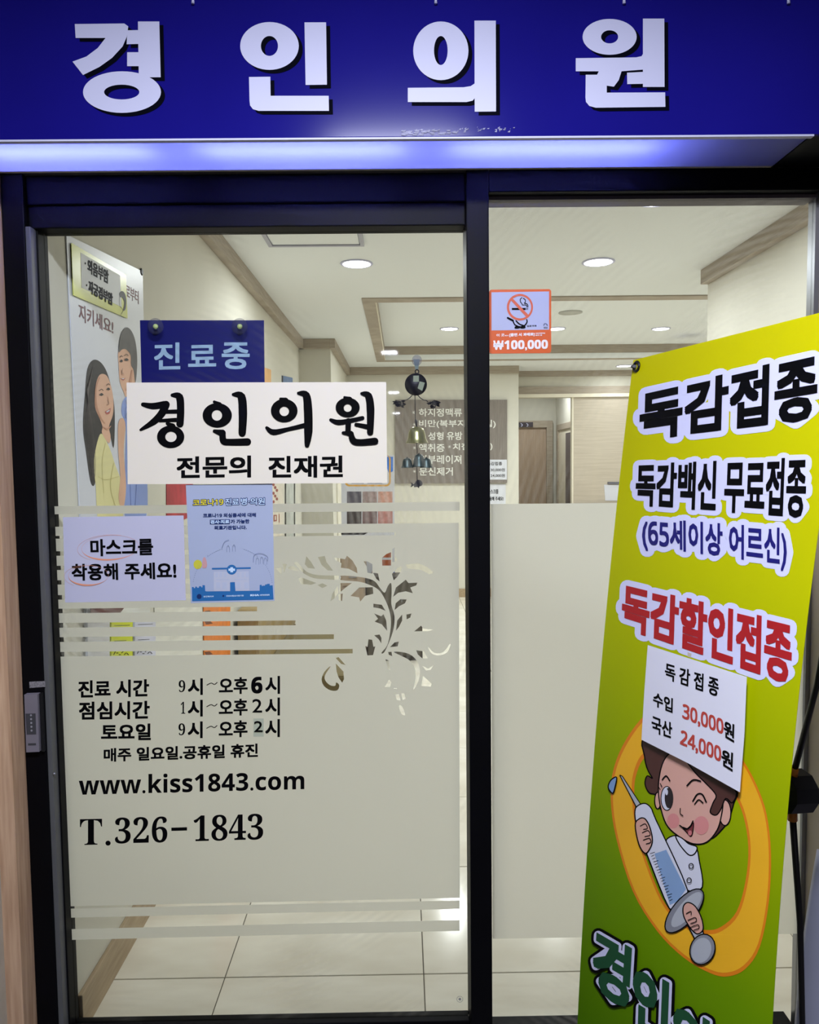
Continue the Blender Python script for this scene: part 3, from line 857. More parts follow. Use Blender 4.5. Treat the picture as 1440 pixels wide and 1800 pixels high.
P.text(sans('코로나19 의심증세에 대해'), t8([(295, 492), (1018, 483), (1018, 535), (295, 545)]), 0.35)
P.text('가 가능한', t8([(675, 575), (928, 570), (928, 622), (675, 628)]), 0.35)
P.text('의료기관입니다.', t8([(450, 660), (890, 655), (890, 705), (450, 712)]), 0.35)
P.poly(t8([(388, 574), (662, 570), (662, 634), (388, 638)]))
P.build('body_text', m_dkblue, cp_)
Print(sD, 0.0028).text('검사·치료', t8([(398, 582), (652, 578), (652, 624), (398, 630)]), 0.3).build('reversed_text', m_cyan, cp_)
P = Print(sD, 0.0022)
sky = [(140, 1500), (165, 1500), (165, 1515), (185, 1515), (185, 1495), (210, 1495), (210, 1510), (235, 1510), (235, 1490), (270, 1490), (270, 1505), (285, 1505), (285, 1475), (318, 1475), (322, 1555), (340, 1560), (665, 1558), (665, 1435), (730, 1432), (738, 1556), (1070, 1550), (1072, 1472), (1100, 1470), (1100, 1490), (1120, 1480), (1145, 1482), (1145, 1465), (1172, 1465), (1172, 1458), (1210, 1455), (1210, 1480), (1250, 1475), (1262, 1672), (142, 1695)]
P.poly(t8(sky)); P.poly(t8([(415, 1238), (948, 1228), (948, 1250), (415, 1260)])); P.poly(t8(ell(687, 1262, 68, 68, 36)))
P.build('skyline', m_midblue, cp_)
P = Print(sD, 0.0026)
P.poly(t8([(668, 1228), (706, 1228), (706, 1298), (668, 1298)])); P.poly(t8([(642, 1246), (732, 1246), (732, 1278), (642, 1278)]))
P.text('보건복지부', t8([(300, 1620), (440, 1617), (440, 1640), (300, 1643)]), 0.1); P.text('건강보험심사평가원', t8([(612, 1612), (850, 1606), (850, 1628), (612, 1634)]), 0.1)
P.text('KHA', t8([(945, 1602), (1062, 1600), (1062, 1620), (945, 1624)]), 0.4); P.text('대한병원협회', t8([(1075, 1600), (1205, 1597), (1205, 1618), (1075, 1621)]), 0.1)
P.build('white_marks', m_cyan, cp_)
Print(sD, 0.0026).poly(t8(ell(240, 1630, 34, 34, 24))).poly(t8(ell(572, 1622, 14, 14, 16))).build('round_emblem', m_dkblue, cp_)
P = Print(sD, 0.0020); m_pg = mat('pale_grey_ink', (176, 184, 204), 0.6, noise=0.03)
P.poly(t8([(440, 1290), (920, 1285), (930, 1552), (440, 1556)]))
P.build('hospital_walls', mat('near_white_ink', (182, 186, 202), 0.6, noise=0.02), cp_)
P = Print(sD, 0.0022)
for i, x in enumerate((462, 520, 580, 760, 822, 880)): P.poly(t8([(x, 1300), (x + 36, 1300), (x + 36, 1368), (x, 1368)]))
for i, x in enumerate((470, 560, 750, 860)): P.poly(t8([(x, 1435), (x + 56, 1435), (x + 56, 1525), (x, 1525)]))
P.poly(t8([(475, 1390), (655, 1390), (655, 1405), (475, 1405)])); P.poly(t8([(720, 1388), (905, 1386), (905, 1401), (720, 1403)]))
P.build('hospital_windows', m_pg, cp_)
P = Print(sD, 0.0022)
arc = [(700 + 545 * cos(a), 1500 - 540 * sin(a)) for a in [pi * k / 60 for k in range(61)]]
for k in range(2, 58):
    if k < 12 or k > 48 or (16 < k < 25 or 34 < k < 43): P.line(t8([arc[k], ((arc[k][0] + arc[k + 1][0]) / 2, (arc[k][1] + arc[k + 1][1]) / 2)]), 0.5, cap=False)
P.line(t8([(360, 1090), (350, 1060)]), .4, cap=False)
for cx_, cy_ in ((1040, 1130), (1100, 1120), (1150, 1130), (640, 960), (720, 950)):
    P.line(t8([(cx_ - 20, cy_ + 60), (cx_ - 18, cy_), (cx_, cy_ - 35), (cx_ + 18, cy_), (cx_ + 20, cy_ + 60)]), 0.45)
P.line(t8([(555, 960), (590, 880), (650, 850)]), .6); P.line(t8([(985, 1160), (1000, 1060), (1090, 1035), (1180, 1080), (1180, 1140)]), .6)
P.build('dashed_arc', mat('slate_ink', (96, 110, 140), 0.6, noise=0.03), cp_)
Print(sD, 0.0022).poly(t8(ell(220, 1190, 58, 64, 28))).build('yellow_figure', mat('mustard_ink', (196, 190, 60), 0.6, noise=0.03), cp_)
Print(sD, 0.0024).poly(t8(smooth([(282, 1230), (285, 1150), (300, 1095), (325, 1100), (345, 1160), (345, 1225), (315, 1240)]))).build('pink_figure', mat('dusty_pink_ink', (196, 150, 150), 0.6, noise=0.03), cp_)

# no-smoking sticker on the fixed pane
t5 = zt(12, 12, 860, 500)
ns = empty('no_smoking_sticker', sW(915, 621), 'orange edged no-smoking sticker with fine of 100,000 won on the fixed pane', 'sticker')
def rrect(x0, y0, x1, y1, r, dl=0, n=6):
    out = []
    for cx_, cy_, a in ((x0 + r, y0 + r, pi), (x1 - r, y0 + r, 1.5 * pi), (x1 - r, y1 - r, 0), (x0 + r, y1 - r, .5 * pi)):
        for k in range(n): out.append((cx_ + r * cos(a + k * pi / 2 / (n - 1)), cy_ + r * sin(a + k * pi / 2 / (n - 1)) + dl * (cx_ - x0)))
    return out
slab('sticker_base', t5(rrect(0, 112, 1308, 1460, 55, -0.01)), sW, 0.0008, 0.0004, m_orange, ns)
Print(sW, 0.0010).poly(t5([(48, 168), (1262, 150), (1264, 955), (50, 972)])).build('white_field', mat('pale_lilac_vinyl', (172, 177, 206), 0.5, noise=0.02), ns)
P = Print(sW, 0.0016)
P.poly(t5(ell(648, 482, 276, 280, 48)), t5(ell(652, 482, 232, 236, 48))); P.poly(t5([(435, 315), (490, 290), (835, 655), (790, 700)]))
P.build('prohibition_ring', mat('rust_vinyl', (204, 96, 66), 0.5, noise=0.03), ns)
P = Print(sW, 0.0012)
P.poly(t5([(478, 498), (770, 498), (770, 542), (478, 542)])); P.poly(t5([(782, 498), (796, 498), (796, 538), (782, 538)])); P.poly(t5([(806, 498), (818, 498), (818, 536), (806, 536)]))
P.line(t5([(690, 280), (655, 320), (665, 380), (690, 405), (700, 435), (760, 435), (790, 450), (795, 480)]), 1.4)
P.line(t5([(720, 295), (762, 330), (755, 385), (740, 400), (790, 410), (812, 440), (815, 478)]), 1.4)
P.line(t5([(390, 708), (500, 765)]), 3.2); P.line(t5([(500, 765), (540, 850), (640, 895), (735, 875), (795, 800), (790, 745)]), 2.0)
P.line(t5([(565, 770), (640, 840), (730, 875), (750, 910), (660, 915), (730, 878)]), 1.9); P.line(t5([(600, 890), (550, 900), (550, 920), (620, 915), (650, 895)]), 1.7)
P.text('금연구역', t5([(790, 865), (990, 860), (990, 885), (790, 890)]), 0.1); P.line(t5([(1145, 870), (1160, 835), (1185, 828), (1210, 840), (1222, 868)]), .7); P.text('보건소', t5([(1145, 902), (1225, 900), (1225, 922), (1145, 924)]), .1)
P.build('pictogram', m_ink, ns)
P = Print(sW, 0.0012)
P.text('이 곳', t5([(155, 1045), (320, 1035), (320, 1095), (155, 1105)]), .15); P.text('에서', t5([(328, 1070), (405, 1066), (405, 1092), (328, 1096)]), .1)
P.text('[흡연 시 과태료]', t5([(430, 1035), (955, 1020), (955, 1090), (430, 1108)]), .3)
P.text('국민건강증진법', t5([(975, 1022), (1175, 1018), (1175, 1042), (975, 1048)]), .1); P.text('제9조 5항', t5([(975, 1062), (1115, 1058), (1115, 1085), (975, 1090)]), .1)
P.text('₩', t5([(95, 1195), (295, 1192), (295, 1370), (95, 1374)]), .7, res=4); P.text(sansb('100,000'), t5([(325, 1188), (1232, 1172), (1232, 1382), (325, 1398)]), .45, res=4)
P.build('fine_text', mat('sticker_white', (232, 226, 228), 0.5, noise=0.01), ns)

# wind chime hanging inside the door glass
t6b = zt(6.545, 6.545, 680, 620)
YC = GY + 0.045
sC = on('y', YC)
ch = empty('wind_chime', sC(732, 652), 'dark metal wind chime with bells and a small fish hanging in the door glass', 'wind chime')
m_dm = mat('dark_bronze', (40, 38, 48), 0.4, metal=0.5, noise=0.1, nscale=40)
m_br = mat('aged_brass', (150, 146, 104), 0.28, metal=0.75, noise=0.12, nscale=20)
m_gr = mat('green_bronze', (62, 74, 74), 0.38, metal=0.5, noise=0.15, nscale=30)
def cz(X, Y): return sC(*t6b([(X, Y)])[0])
U1 = (sC(740, 700) - sC(739, 700)).length / 6.545      # metres per enlarged unit
MB().lathe([(0.0001, -0.004), (126 * U1, -0.004), (128 * U1, 0), (126 * U1, 0.004), (0.0001, 0.004)], cz(335, 365), 36, 'y').build('disc', m_dm, ch, True)
MB().tube([cz(348 + 20 * cos(a), 218 + 22 * sin(a)) for a in [k * pi / 8 for k in range(17)]], 0.0016, 6).build('hanger_ring', m_dm, ch, True)
Print(on('y', YC - 0.004), 0.001).poly(t6b([(305, 265), (370, 262), (370, 335), (305, 335)])).poly(t6b([(378, 330), (438, 345), (408, 440), (355, 410)])).build('tape_patch', mat('grey_green_tape', (140, 146, 128), 0.6, noise=0.03), ch)
hk = empty('glass_hook', sD(732, 640), 'clear adhesive hook on the glass holding the dark wind chime', 'hook')
slab('hook_strap', t6b([(305, 75), (380, 75), (362, 195), (330, 195)]), sC, 0.0, 0.002, mat('teal_grey_plastic', (150, 166, 166), 0.4, noise=0.03), hk)
MB().lathe([(0.0001, -0.030), (0.011, -0.028), (0.013, -0.020), (0.013, -0.002), (0.0001, -0.001)], cz(345, 95), 20, 'y').build('adhesive_pad', m_cup, hk, True)
MB().tube([cz(325, 490), cz(327, 640), cz(330, 780)], 0.0012, 6).build('chain', m_dm, ch)
for s_ in (-1, 1):
    MB().tube([cz(325 + s_ * 25, 480), cz(325 + s_ * 60, 520), cz(325 + s_ * 100, 545), cz(325 + s_ * 120, 545), cz(325 + s_ * 150, 565)], 0.0012, 6).build('branch', m_dm, ch, True)
    mb = MB(); rnd = random.Random(5 + s_)
    cx_ = 140 if s_ < 0 else 535
    for k in range(20):
        a = rnd.uniform(-.5, 3.6); l_ = rnd.uniform(35, 68)
        p = (cx_ + rnd.uniform(-45, 45), 585 + rnd.uniform(-34, 26)); d = (cos(a) * l_, sin(a) * l_ * .8)
        q0, q1, q2, q3 = cz(*p), cz(p[0] + d[0] * .5 - d[1] * .3, p[1] + d[1] * .5 + d[0] * .3), cz(p[0] + d[0], p[1] + d[1]), cz(p[0] + d[0] * .5 + d[1] * .3, p[1] + d[1] * .5 - d[0] * .3)
        q1.y += 0.003; q3.y -= 0.003
        mb.add([q0, q1, q2, q3], [(0, 1, 2, 3)]); mb.tube([q0, q2], [0.0022, 0.0006], 5)
    mb.build('leaf_sprig', m_dm, ch)
def bell(cx_, top, r, h, m, name='bell'):
    prof = [(0.0001, 0), (.35 * r, -.02 * h), (.62 * r, -.14 * h), (.76 * r, -.4 * h), (.84 * r, -.72 * h), (1.0 * r, -.95 * h), (1.05 * r, -1.0 * h), (.95 * r, -.98 * h), (.78 * r, -.7 * h), (.6 * r, -.2 * h)]
    b = MB().lathe([(a * U1, z * U1) for a, z in prof], cz(cx_, top), 32).build(name, m, ch, True)
    MB().lathe([(0.0001, 14 * U1), (9 * U1, 6 * U1), (9 * U1, -4 * U1)], cz(cx_, top), 12).build('bell_loop', m_dm, b, True)
    return b
bell(345, 850, 128, 190, m_br)
MB().tube([cz(330, 770), cz(338, 790), cz(342, 840)], [0.0025, 0.004, 0.002], 8).build('bead', m_dm, ch, True)
MB().tube([cz(345, 1030), cz(348, 1100), cz(352, 1180)], 0.001, 6).build('clapper_rod', m_dm, ch)
bell(235, 1210, 72, 115, m_gr); bell(370, 1165, 78, 150, m_gr); bell(455, 1210, 74, 115, m_gr)
MB().tube([cz(345, 1240), cz(348, 1400), cz(350, 1470)], 0.0012, 6).build('fish_wire', m_dm, ch)
slab('fish', t6b(smooth([(275, 1490), (310, 1510), (335, 1480), (355, 1462), (390, 1468), (412, 1505), (400, 1530), (375, 1540), (370, 1560), (350, 1545), (315, 1548), (312, 1528), (275, 1548), (285, 1518)], True, 3)), sC, 0.003, 0.006, m_dm, ch)

# lock box and sticker on the left door post
lk = empty('door_lock', sF(64, 1320), 'slim grey lock with dark key strip on the black left door post', 'lock')
tL = zt(7.2, 7.2, 0, 1150)
slab('lock_body', tL([(346, 490), (512, 484), (534, 1205), (372, 1212)]), sF, 0.016, 0.016, mat('satin_grey', (128, 124, 134), 0.4, metal=0.3, noise=0.04), lk)
Print(sF, 0.0165).poly(tL([(362, 725), (490, 722), (498, 985), (378, 988)])).build('key_strip', mat('dark_key_strip', (62, 62, 66), 0.4, noise=0.05), lk)
P = Print(sF, 0.0168)
for k in range(5): P.poly(tL(ell(433 + k * 2, 745 + k * 48, 13, 13, 12)))
P.build('key_dots', mat('grey_dots', (140, 140, 146), 0.5, noise=0.05), lk)
Print(sF, 0.0165).poly(tL([(395, 1098), (495, 1095), (497, 1122), (397, 1125)])).build('label_bar', mat('dark_key_strip', (62, 62, 66)), lk)
slab('lock_side', tL([(520, 486), (548, 486), (582, 1215), (548, 1212)]), sF, 0.010, 0.010, m_rubber, lk)
ls = tag(slab('post_sticker', tL([(372, 348), (572, 338), (576, 412), (376, 426)]), sF, 0.0008, 0.0006, mat('mottled_grey_vinyl', (120, 118, 122), 0.5, noise=0.5, nscale=260)), 'small mottled grey sticker above the lock on the door post', 'sticker')

# =================================================================== THINGS ON THE LEFT WALL
sL = on('x', XL)
po = empty('couple_poster', sL(190, 920), 'tall white poster of a smiling long-haired woman and a man, inside left wall', 'poster')
m_pw = mat('poster_white', (212, 214, 224), 0.35, noise=0.01, nscale=5, spec=0.5)
slab('paper', [(114, 412), (249, 477), (257, 912), (140, 935)], sL, 0.004, 0.003, m_pw, po)
skin = mat('print_skin', (222, 176, 150), 0.5, noise=0.04, nscale=9); hair = mat('print_hair', (48, 44, 46), 0.5, noise=0.15, nscale=20); hairm = mat('print_hair_grey', (92, 88, 88), 0.5, noise=0.15, nscale=20)
def pp(m, name, *loops, lift=0.0045, sm=True):
    P = Print(sL, lift)
    for L in loops: P.poly(t3(smooth(L, True, 4) if sm else L))
    return P.build(name, m, po)
pp(hair, 'woman_hair', [(350,797),(312,850),(297,1000),(285,1200),(303,1350),(328,1520),(350,1557),(364,1500),(352,1400),(395,1280),(440,1230),(470,1330),(478,1180),(472,1050),(440,900),(400,820)])
pp(skin, 'woman_face', [(385,888),(360,960),(357,1080),(385,1150),(402,1200),(400,1240),(440,1300),(452,1260),(442,1200),(465,1130),(469,1060),(460,980),(430,895)], lift=0.0049)
pp(skin, 'woman_arm', [(497,1190),(520,1148),(541,1190),(531,1350),(545,1560),(528,1690),(500,1640),(510,1500),(498,1350)], lift=0.0051)
pp(mat('print_yellow_top', (226, 218, 160), 0.5, noise=0.05, nscale=8), 'woman_top', [(400,1243),(372,1290),(350,1420),(362,1560),(385,1780),(515,1760),(530,1640),(528,1560),(480,1430),(450,1340)], lift=0.0047)
pp(mat('print_blue_shirt', (138, 158, 220), 0.5, noise=0.06, nscale=8), 'man_shirt', [(555,1010),(525,1050),(519,1120),(545,1200),(540,1400),(545,1780),(668,1740),(667,1400),(640,1080),(600,960)], lift=0.0045)
pp(skin, 'man_face', [(499,745),(530,725),(570,740),(600,800),(604,900),(590,960),(548,1020),(530,990),(508,930),(501,840)], lift=0.0049)
pp(hairm, 'man_hair', [(500,752),(504,690),(517,635),(545,602),(575,620),(600,680),(612,780),(609,880),(600,935),(590,860),(575,830),(572,770),(545,735),(520,735)], lift=0.0053)
P = Print(sL, 0.0056)
for x, y, w_ in ((395, 1008, 20), (436, 975, 16), (515, 806, 12), (545, 798, 20)):
    P.poly(t3(ell(x, y, w_ * .42, 6.5, 14)))
    P.line(t3([(x - w_ / 2 - 2, y + 2), (x, y - 8), (x + w_ / 2, y)]), 1.5)
    P.line(t3([(x - w_ / 2 - 3, y - 24), (x, y - 34), (x + w_ / 2, y - 26)]), 0.9)
P.line(t3([(428, 1040), (434, 1062), (424, 1068)]), .5); P.line(t3([(520, 850), (516, 875), (526, 880)]), .5)
P.line(t3([(540, 1040), (548, 1100), (535, 1150)]), .5)
P.build('features', hair, po)
shade = mat('print_skin_shade', (196, 146, 120), 0.5, noise=0.04); hl = mat('print_hair_light', (86, 78, 78), 0.5, noise=0.1)
P = Print(sL, 0.0054)
P.strokes(ribbon(t3([(383, 905), (362, 970), (364, 1070), (388, 1140), (415, 1180)]), [1.5, 2.5, 3, 3, 1.5])); P.strokes(ribbon(t3([(432, 1020), (440, 1060), (428, 1072)]), [.8, 1.6, 1.2]))
P.strokes(ribbon(t3([(520, 860), (518, 885), (530, 888)]), [.8, 1.4, 1])); P.strokes(ribbon(t3([(580, 860), (570, 930), (545, 980)]), [2, 4, 2])); P.strokes(ribbon(t3([(404, 1200), (430, 1215), (450, 1196)]), [1, 3, 1]))
P.build('skin_shading', shade, po)
P = Print(sL, 0.0051)
for k in range(7): P.line(t3([(345 - k * 5, 830 + k * 20), (318 - k * 2, 1000), (300 + k * 6, 1200), (325 + k * 5, 1380), (340 + k * 2, 1500)]), .5)
P.build('hair_strands', hl, po)
P = Print(sL, 0.0052)
for L in ([(420, 1300), (400, 1420), (410, 1600)], [(470, 1420), (450, 1560), (480, 1680)], [(375, 1500), (420, 1520), (500, 1500)]): P.line(t3(L), .8)
P.build('top_folds', mat('print_fold_yellow', (204, 194, 130), .5, noise=.05), po)
P = Print(sL, 0.0048)
for L in ([(560, 1060), (540, 1110), (556, 1180)], [(575, 1150), (566, 1400), (575, 1680)], [(600, 1300), (610, 1500), (600, 1680)]): P.line(t3(L), .8)
P.build('shirt_folds', mat('print_fold_blue', (104, 124, 190), .5, noise=.05), po)
P = Print(sL, 0.0056).poly(t3(smooth([(417, 1110), (435, 1100), (450, 1088), (445, 1118), (428, 1126)]))).poly(t3(smooth([(508, 908), (525, 912), (540, 905), (528, 922)]))).build('lips', mat('print_lips', (180, 96, 90), 0.5, noise=0.03), po)
Print(sL, 0.0059).poly(t3([(422, 1109), (445, 1097), (443, 1106), (428, 1115)])).poly(t3([(512, 909), (536, 908), (526, 915)])).build('teeth', m_pw, po)
P = Print(sL, 0.0046); P.text('로부터', t3([(545, 340), (622, 385), (622, 462), (545, 420)]), .25); P.part('red_slogan', mat('brown_red_ink', (120, 72, 80), 0.5, noise=0.03), po); P.text('지키세요!', t3([(258, 455), (468, 560), (468, 645), (262, 560)]), .25)
P.build('red_slogan', mat('brown_red_ink', (120, 72, 80), 0.5, noise=0.03), po)
# laminated insert over the poster
li = empty('laminated_card', sL(170, 560), 'glossy yellow-edged card with two lines taped over the couple poster', 'notice')
m_yg = mat('yellow_green_card', (196, 200, 50), 0.3, noise=0.08, nscale=10, spec=0.5)
slab('card', t3([(207, 92), (540, 285), (549, 548), (219, 408)]), sL, 0.008, 0.0015, m_yg, li)
Print(sL, 0.0084).poly(t3([(262, 150), (502, 288), (512, 480), (268, 362)])).build('white_panel', mat('card_white', (236, 239, 248), 0.5, noise=0.01, spec=0.15), li)
P = Print(sL, 0.0088); P.text('외음부암', t3([(305, 190), (430, 262), (430, 340), (305, 268)]), .8); P.part('lettering_line', mat('card_grey_ink', (44, 45, 54), .5, spec=0.03, noise=.05), li); P.text('자궁경부암', t3([(312, 318), (455, 400), (455, 470), (312, 390)]), .8)
P.poly(t3(ell(290, 216, 4, 7, 10))).poly(t3(ell(298, 348, 4, 7, 10)))
P.build('lettering', mat('card_grey_ink', (44, 45, 54), .5, spec=0.03, noise=.05), li)
P = Print(sL, 0.0088).poly(t3(smooth([(497, 395), (515, 383), (532, 400), (540, 440), (535, 490), (522, 500), (528, 450), (512, 420), (500, 420)]))); P.line(t3([(498, 420), (500, 470), (520, 500), (505, 530), (525, 545)]), .5); P.build('small_drawing', hair, li)
nl = MB(); c0 = sL(247, 478)
nl.lathe([(0.011, 0), (0.013, 0.004), (0.009, 0.007), (0.006, 0.006)], (0, 0, 0), 20)
R_ = Matrix.Rotation(pi / 2, 3, 'Y')
nl.v = [R_ @ v + c0 for v in nl.v]
tag(nl.build('wall_eyelet', m_rubber, None, True), 'small black ring fixed to the wall at the poster top corner', 'fixing')

def wallsheet(name, loop, m, label, cat='notice', lift=0.003):
    t = empty(name, sL(*loop[3]), label, cat)
    slab('sheet', loop, sL, lift, 0.002, m, t); return t
m_rd = mat('poster_crimson', (176, 52, 62), 0.5, noise=0.25, nscale=14)
wr = wallsheet('crimson_poster', [(291, 690), (338, 702), (338, 905), (292, 930)], m_rd, 'crimson poster on the left wall just behind the white name plate', 'poster')
Print(sL, 0.0036).poly([(293, 826), (337, 822), (337, 846), (293, 851)]).build('white_stripe', m_pw, wr)
b2 = wallsheet('orange_frame_poster', [(461, 645), (476, 650), (476, 700), (461, 704)], mat('poster_apricot', (226, 176, 120), .5, noise=.1), 'apricot sheet on the left wall peeking above the white plate', 'poster')
b3 = wallsheet('blue_framed_picture', [(495, 660), (514, 664), (514, 716), (495, 720)], mat('picture_steel_blue', (110, 134, 176), .5, noise=.15, nscale=14), 'small blue framed picture on the left wall above the white plate end', 'picture')
P = Print(sL, 0.0036).poly([(495, 660), (497, 660.6), (497, 720), (495, 720)]).build('frame_edge', m_rubber, b3)
fn = wallsheet('flower_notice', [(478, 845), (498, 846), (498, 941), (478, 944)], mat('cream_paper', (222, 214, 200), .6, noise=.08, nscale=20), 'cream notice with small red and green print on the left wall', 'notice')
P = Print(sL, 0.0036)
for k in range(7): P.poly(ell(480 + (k % 3) * 3, 852 + k * 5, 2.2, 2.8, 10))
P.poly([(480, 905), (486, 905), (486, 916), (480, 917)], [(482, 907), (484.5, 907), (484.5, 914), (482, 914)]); P.line([(490, 904), (490, 918)], 1.4)
P.build('red_print', mat('brick_ink', (150, 70, 62), .5, noise=.1), fn)
gb = wallsheet('grey_framed_board', [(501, 842), (519, 843), (519, 943), (501, 945)], mat('board_pale_grey', (196, 200, 196), .5, noise=.12, nscale=14), 'tall pale board with thin dark frame on the left wall', 'board')
Print(sL, 0.0036).poly([(500.5, 842), (502.5, 842), (502.5, 945), (500.5, 945)]).poly([(516, 843), (518, 843), (518, 944), (516, 944)]).build('frame_edge', m_rubber, gb)

# lower left wall: rack of leaflets seen between the film bands
rk = empty('leaflet_rack', sL(220, 1175), 'clear wall rack of leaflets low on the left wall', 'rack')
slab('rack_back', [(146, 1055), (262, 1040), (262, 1165), (150, 1182)], sL, 0.004, 0.003, mat('rack_white', (218, 218, 214), .4, noise=.03), rk)
def leaflet(x0, x1, yt, yb, m, label, pr=None, d=0.012):
    t = empty('leaflet', sL(x0, yb), label, 'leaflet', 'leaflets in the wall rack')
    slab('paper', [(x0, yt), (x1, yt - 2), (x1, yb - 3), (x0, yb)], sL, d, 0.006, m, t)
    if pr:
        Pp = Print(sL, d + 0.0006)
        for k in range(6): Pp.line([(x0 + 4 + k * 4.6, yb - 9 - (k % 2) * 3), (x0 + 7 + k * 4.6, yb - 15 + (k % 3) * 3)], 1.2)
        for k in range(4): Pp.line([(x0 + 5, yb - 60 + k * 9), (x1 - 6 - (k % 2) * 6, yb - 61 + k * 9)], .8)
        o_ = Pp.build('print', m_ink, t); o_['kind'] = 'stuff'
    return t
leaflet(147, 186, 1062, 1160, mat('leaflet_white', (214, 214, 220), .5, noise=.05, nscale=10), 'white leaflet in the wall rack, leftmost', None)
leaflet(189, 227, 1086, 1160, mat('leaflet_yellow', (214, 222, 40), .5, noise=.06, nscale=10), 'bright yellow leaflet in the middle of the wall rack', True)
leaflet(231, 268, 1080, 1158, mat('leaflet_lilac', (206, 206, 224), .5, noise=.05, nscale=10), 'pale lilac leaflet at the right of the wall rack', True)
pm = wallsheet('maroon_picture', [(145, 1066), (212, 1060), (196, 1080), (145, 1088)], mat('picture_maroon', (96, 44, 48), .5, noise=.3, nscale=9), 'dark maroon picture card low on the left wall behind the leaflets', 'picture', 0.024)
wallsheet('white_chart', [(270, 1058), (352, 1050), (352, 1150), (272, 1160)], mat('chart_white', (222, 221, 214), .5, noise=.04, nscale=12), 'plain white chart on the left wall beside the leaflet rack', 'chart')
ob = empty('orange_banner', sL(380, 1180), 'orange hanging sheet on the left wall seen between film bands', 'poster')
slab('sheet', [(356, 1040), (403, 1036), (403, 1165), (357, 1172)], sL, 0.006, 0.004, mat('tangerine_sheet', (222, 128, 56), .5, noise=.12, nscale=18), ob)
P = Print(sL, 0.0066)
for k in range(6): P.poly([(357, 1056 + k * 18), (366, 1055 + k * 18), (372, 1060 + k * 18), (360, 1062 + k * 18)])
P.build('brown_marks', mat('brown_ink', (110, 60, 40), .5, noise=.1), ob)

# bench along the left wall, far end dark seat
Y1, Y2 = 3.95, 5.3
bn = empty('waiting_bench', (XL + 0.3, 4.6, 0), 'low waiting bench with olive and black cushions along the left wall', 'bench')
box('seat', XL + 0.02, XL + 0.60, Y1, Y2, 0.34, 0.44, mat('olive_leather', (112, 100, 66), .45, noise=.06), bn, 0.02)
box('backrest', XL + 0.02, XL + 0.14, Y1, Y2, 0.44, 0.80, mat('tan_leather', (150, 128, 84), .45, noise=.06), bn, 0.02)
for x in (XL + 0.06, XL + 0.54):
    for y in (Y1 + 0.06, Y2 - 0.06): MB().tube([(x, y, 0), (x, y, 0.34)], 0.018, 10).build('leg', m_chrome, bn, True)

# =================================================================== BACK WALL
BF = BY - 0.001
sB = on('y', BF)
bd = empty('treatment_board', sB(792, 850), 'dark grey wooden board listing treatments in white Korean letters, back wall', 'board')
slab('board', [(694.5, 703), (891, 703), (891, 849), (695, 850)], sB, 0.03, 0.03, mat('slate_wood_board', (120, 112, 106), .5, rgb2=(136, 128, 122), nscale=7, stretch=(12, 12, 1)), bd)
P = Print(sB, 0.0315)
m_blw = mat('board_letter_white', (228, 228, 222), .5, noise=.01)
def bt(s_, x0, y0, x1, y1, b_=.25):
    P.text(s_, t6b([(x0, y0), (x1, y0), (x1, y1), (x0, y1)]), b_); P.part('lettering_line', m_blw, bd)
bt('하지정맥류', 370, 645, 862, 735); bt('비만(복부지방흡입)', 372, 775, 1248, 868); bt('성형', 478, 915, 650, 1003); bt('유방', 690, 912, 865, 1003)
bt('액취증', 372, 1050, 662, 1140); bt('치질', 760, 1045, 940, 1120); bt(')', 1190, 1045, 1210, 1120, .3); bt('피부레이져', 372, 1180, 855, 1278); bt('문신제거', 375, 1320, 757, 1412)
for x, y in ((310, 690), (318, 828), (318, 1095), (318, 1365), (720, 1082), (318, 960), (318, 1230)):
    for k in range(3): P.line(t6b([(x - 18 * cos(k * pi / 3), y - 18 * sin(k * pi / 3)), (x + 18 * cos(k * pi / 3), y + 18 * sin(k * pi / 3))]), .6, cap=False)
P.build('bullet_marks', m_blw, bd)['kind'] = 'stuff'
pn = empty('price_sheet', sB(873, 845), 'small white price sheet over the lower right of the dark board', 'notice')
slab('paper', [(852, 808), (890.5, 808), (890.5, 843), (852, 843)], sB, 0.034, 0.002, m_pw, pn)
P = Print(sB, 0.0345); P.text('독감접종', [(856, 812), (882, 812), (882, 818), (856, 818)], .15); P.part('lettering_line', m_rubber, pn); P.text('30,000원', [(862, 823), (887, 823), (887, 829), (862, 829)], .1); P.part('lettering_line', m_rubber, pn); P.text('24,000원', [(862, 833), (887, 833), (887, 839), (862, 839)], .1)
P.build('lettering', m_rubber, pn)
p2 = empty('small_mask_sheet', sB(873, 885), 'small white mask sheet below the dark board on the back wall', 'notice')
slab('paper', [(852, 851), (889, 851), (889, 886), (852, 886)], sB, 0.004, 0.003, m_pw, p2)
P = Print(sB, 0.0045); P.text('마스크를', [(858, 860), (876, 860), (876, 868), (858, 868)], .2); P.part('lettering_line', m_rubber, p2); P.text('착용해 주세요!', [(856, 873), (885, 873), (885, 880), (856, 880)], .2); P.build('lettering', m_rubber, p2)
rs = empty('reception_sheet', on('y', PY)(1075, 880), 'white printed sheet under a grey clip on the wood panelled wall', 'notice')
slab('paper', [(1062, 852), (1110, 852), (1110, 880), (1064, 880)], on('y', PY), 0.004, 0.003, m_pw, rs)
slab('clip', [(1068, 847), (1112, 847), (1112, 851), (1068, 851)], on('y', PY), 0.02, 0.02, mat('clip_grey', (110, 110, 118), .4, noise=.03), rs)

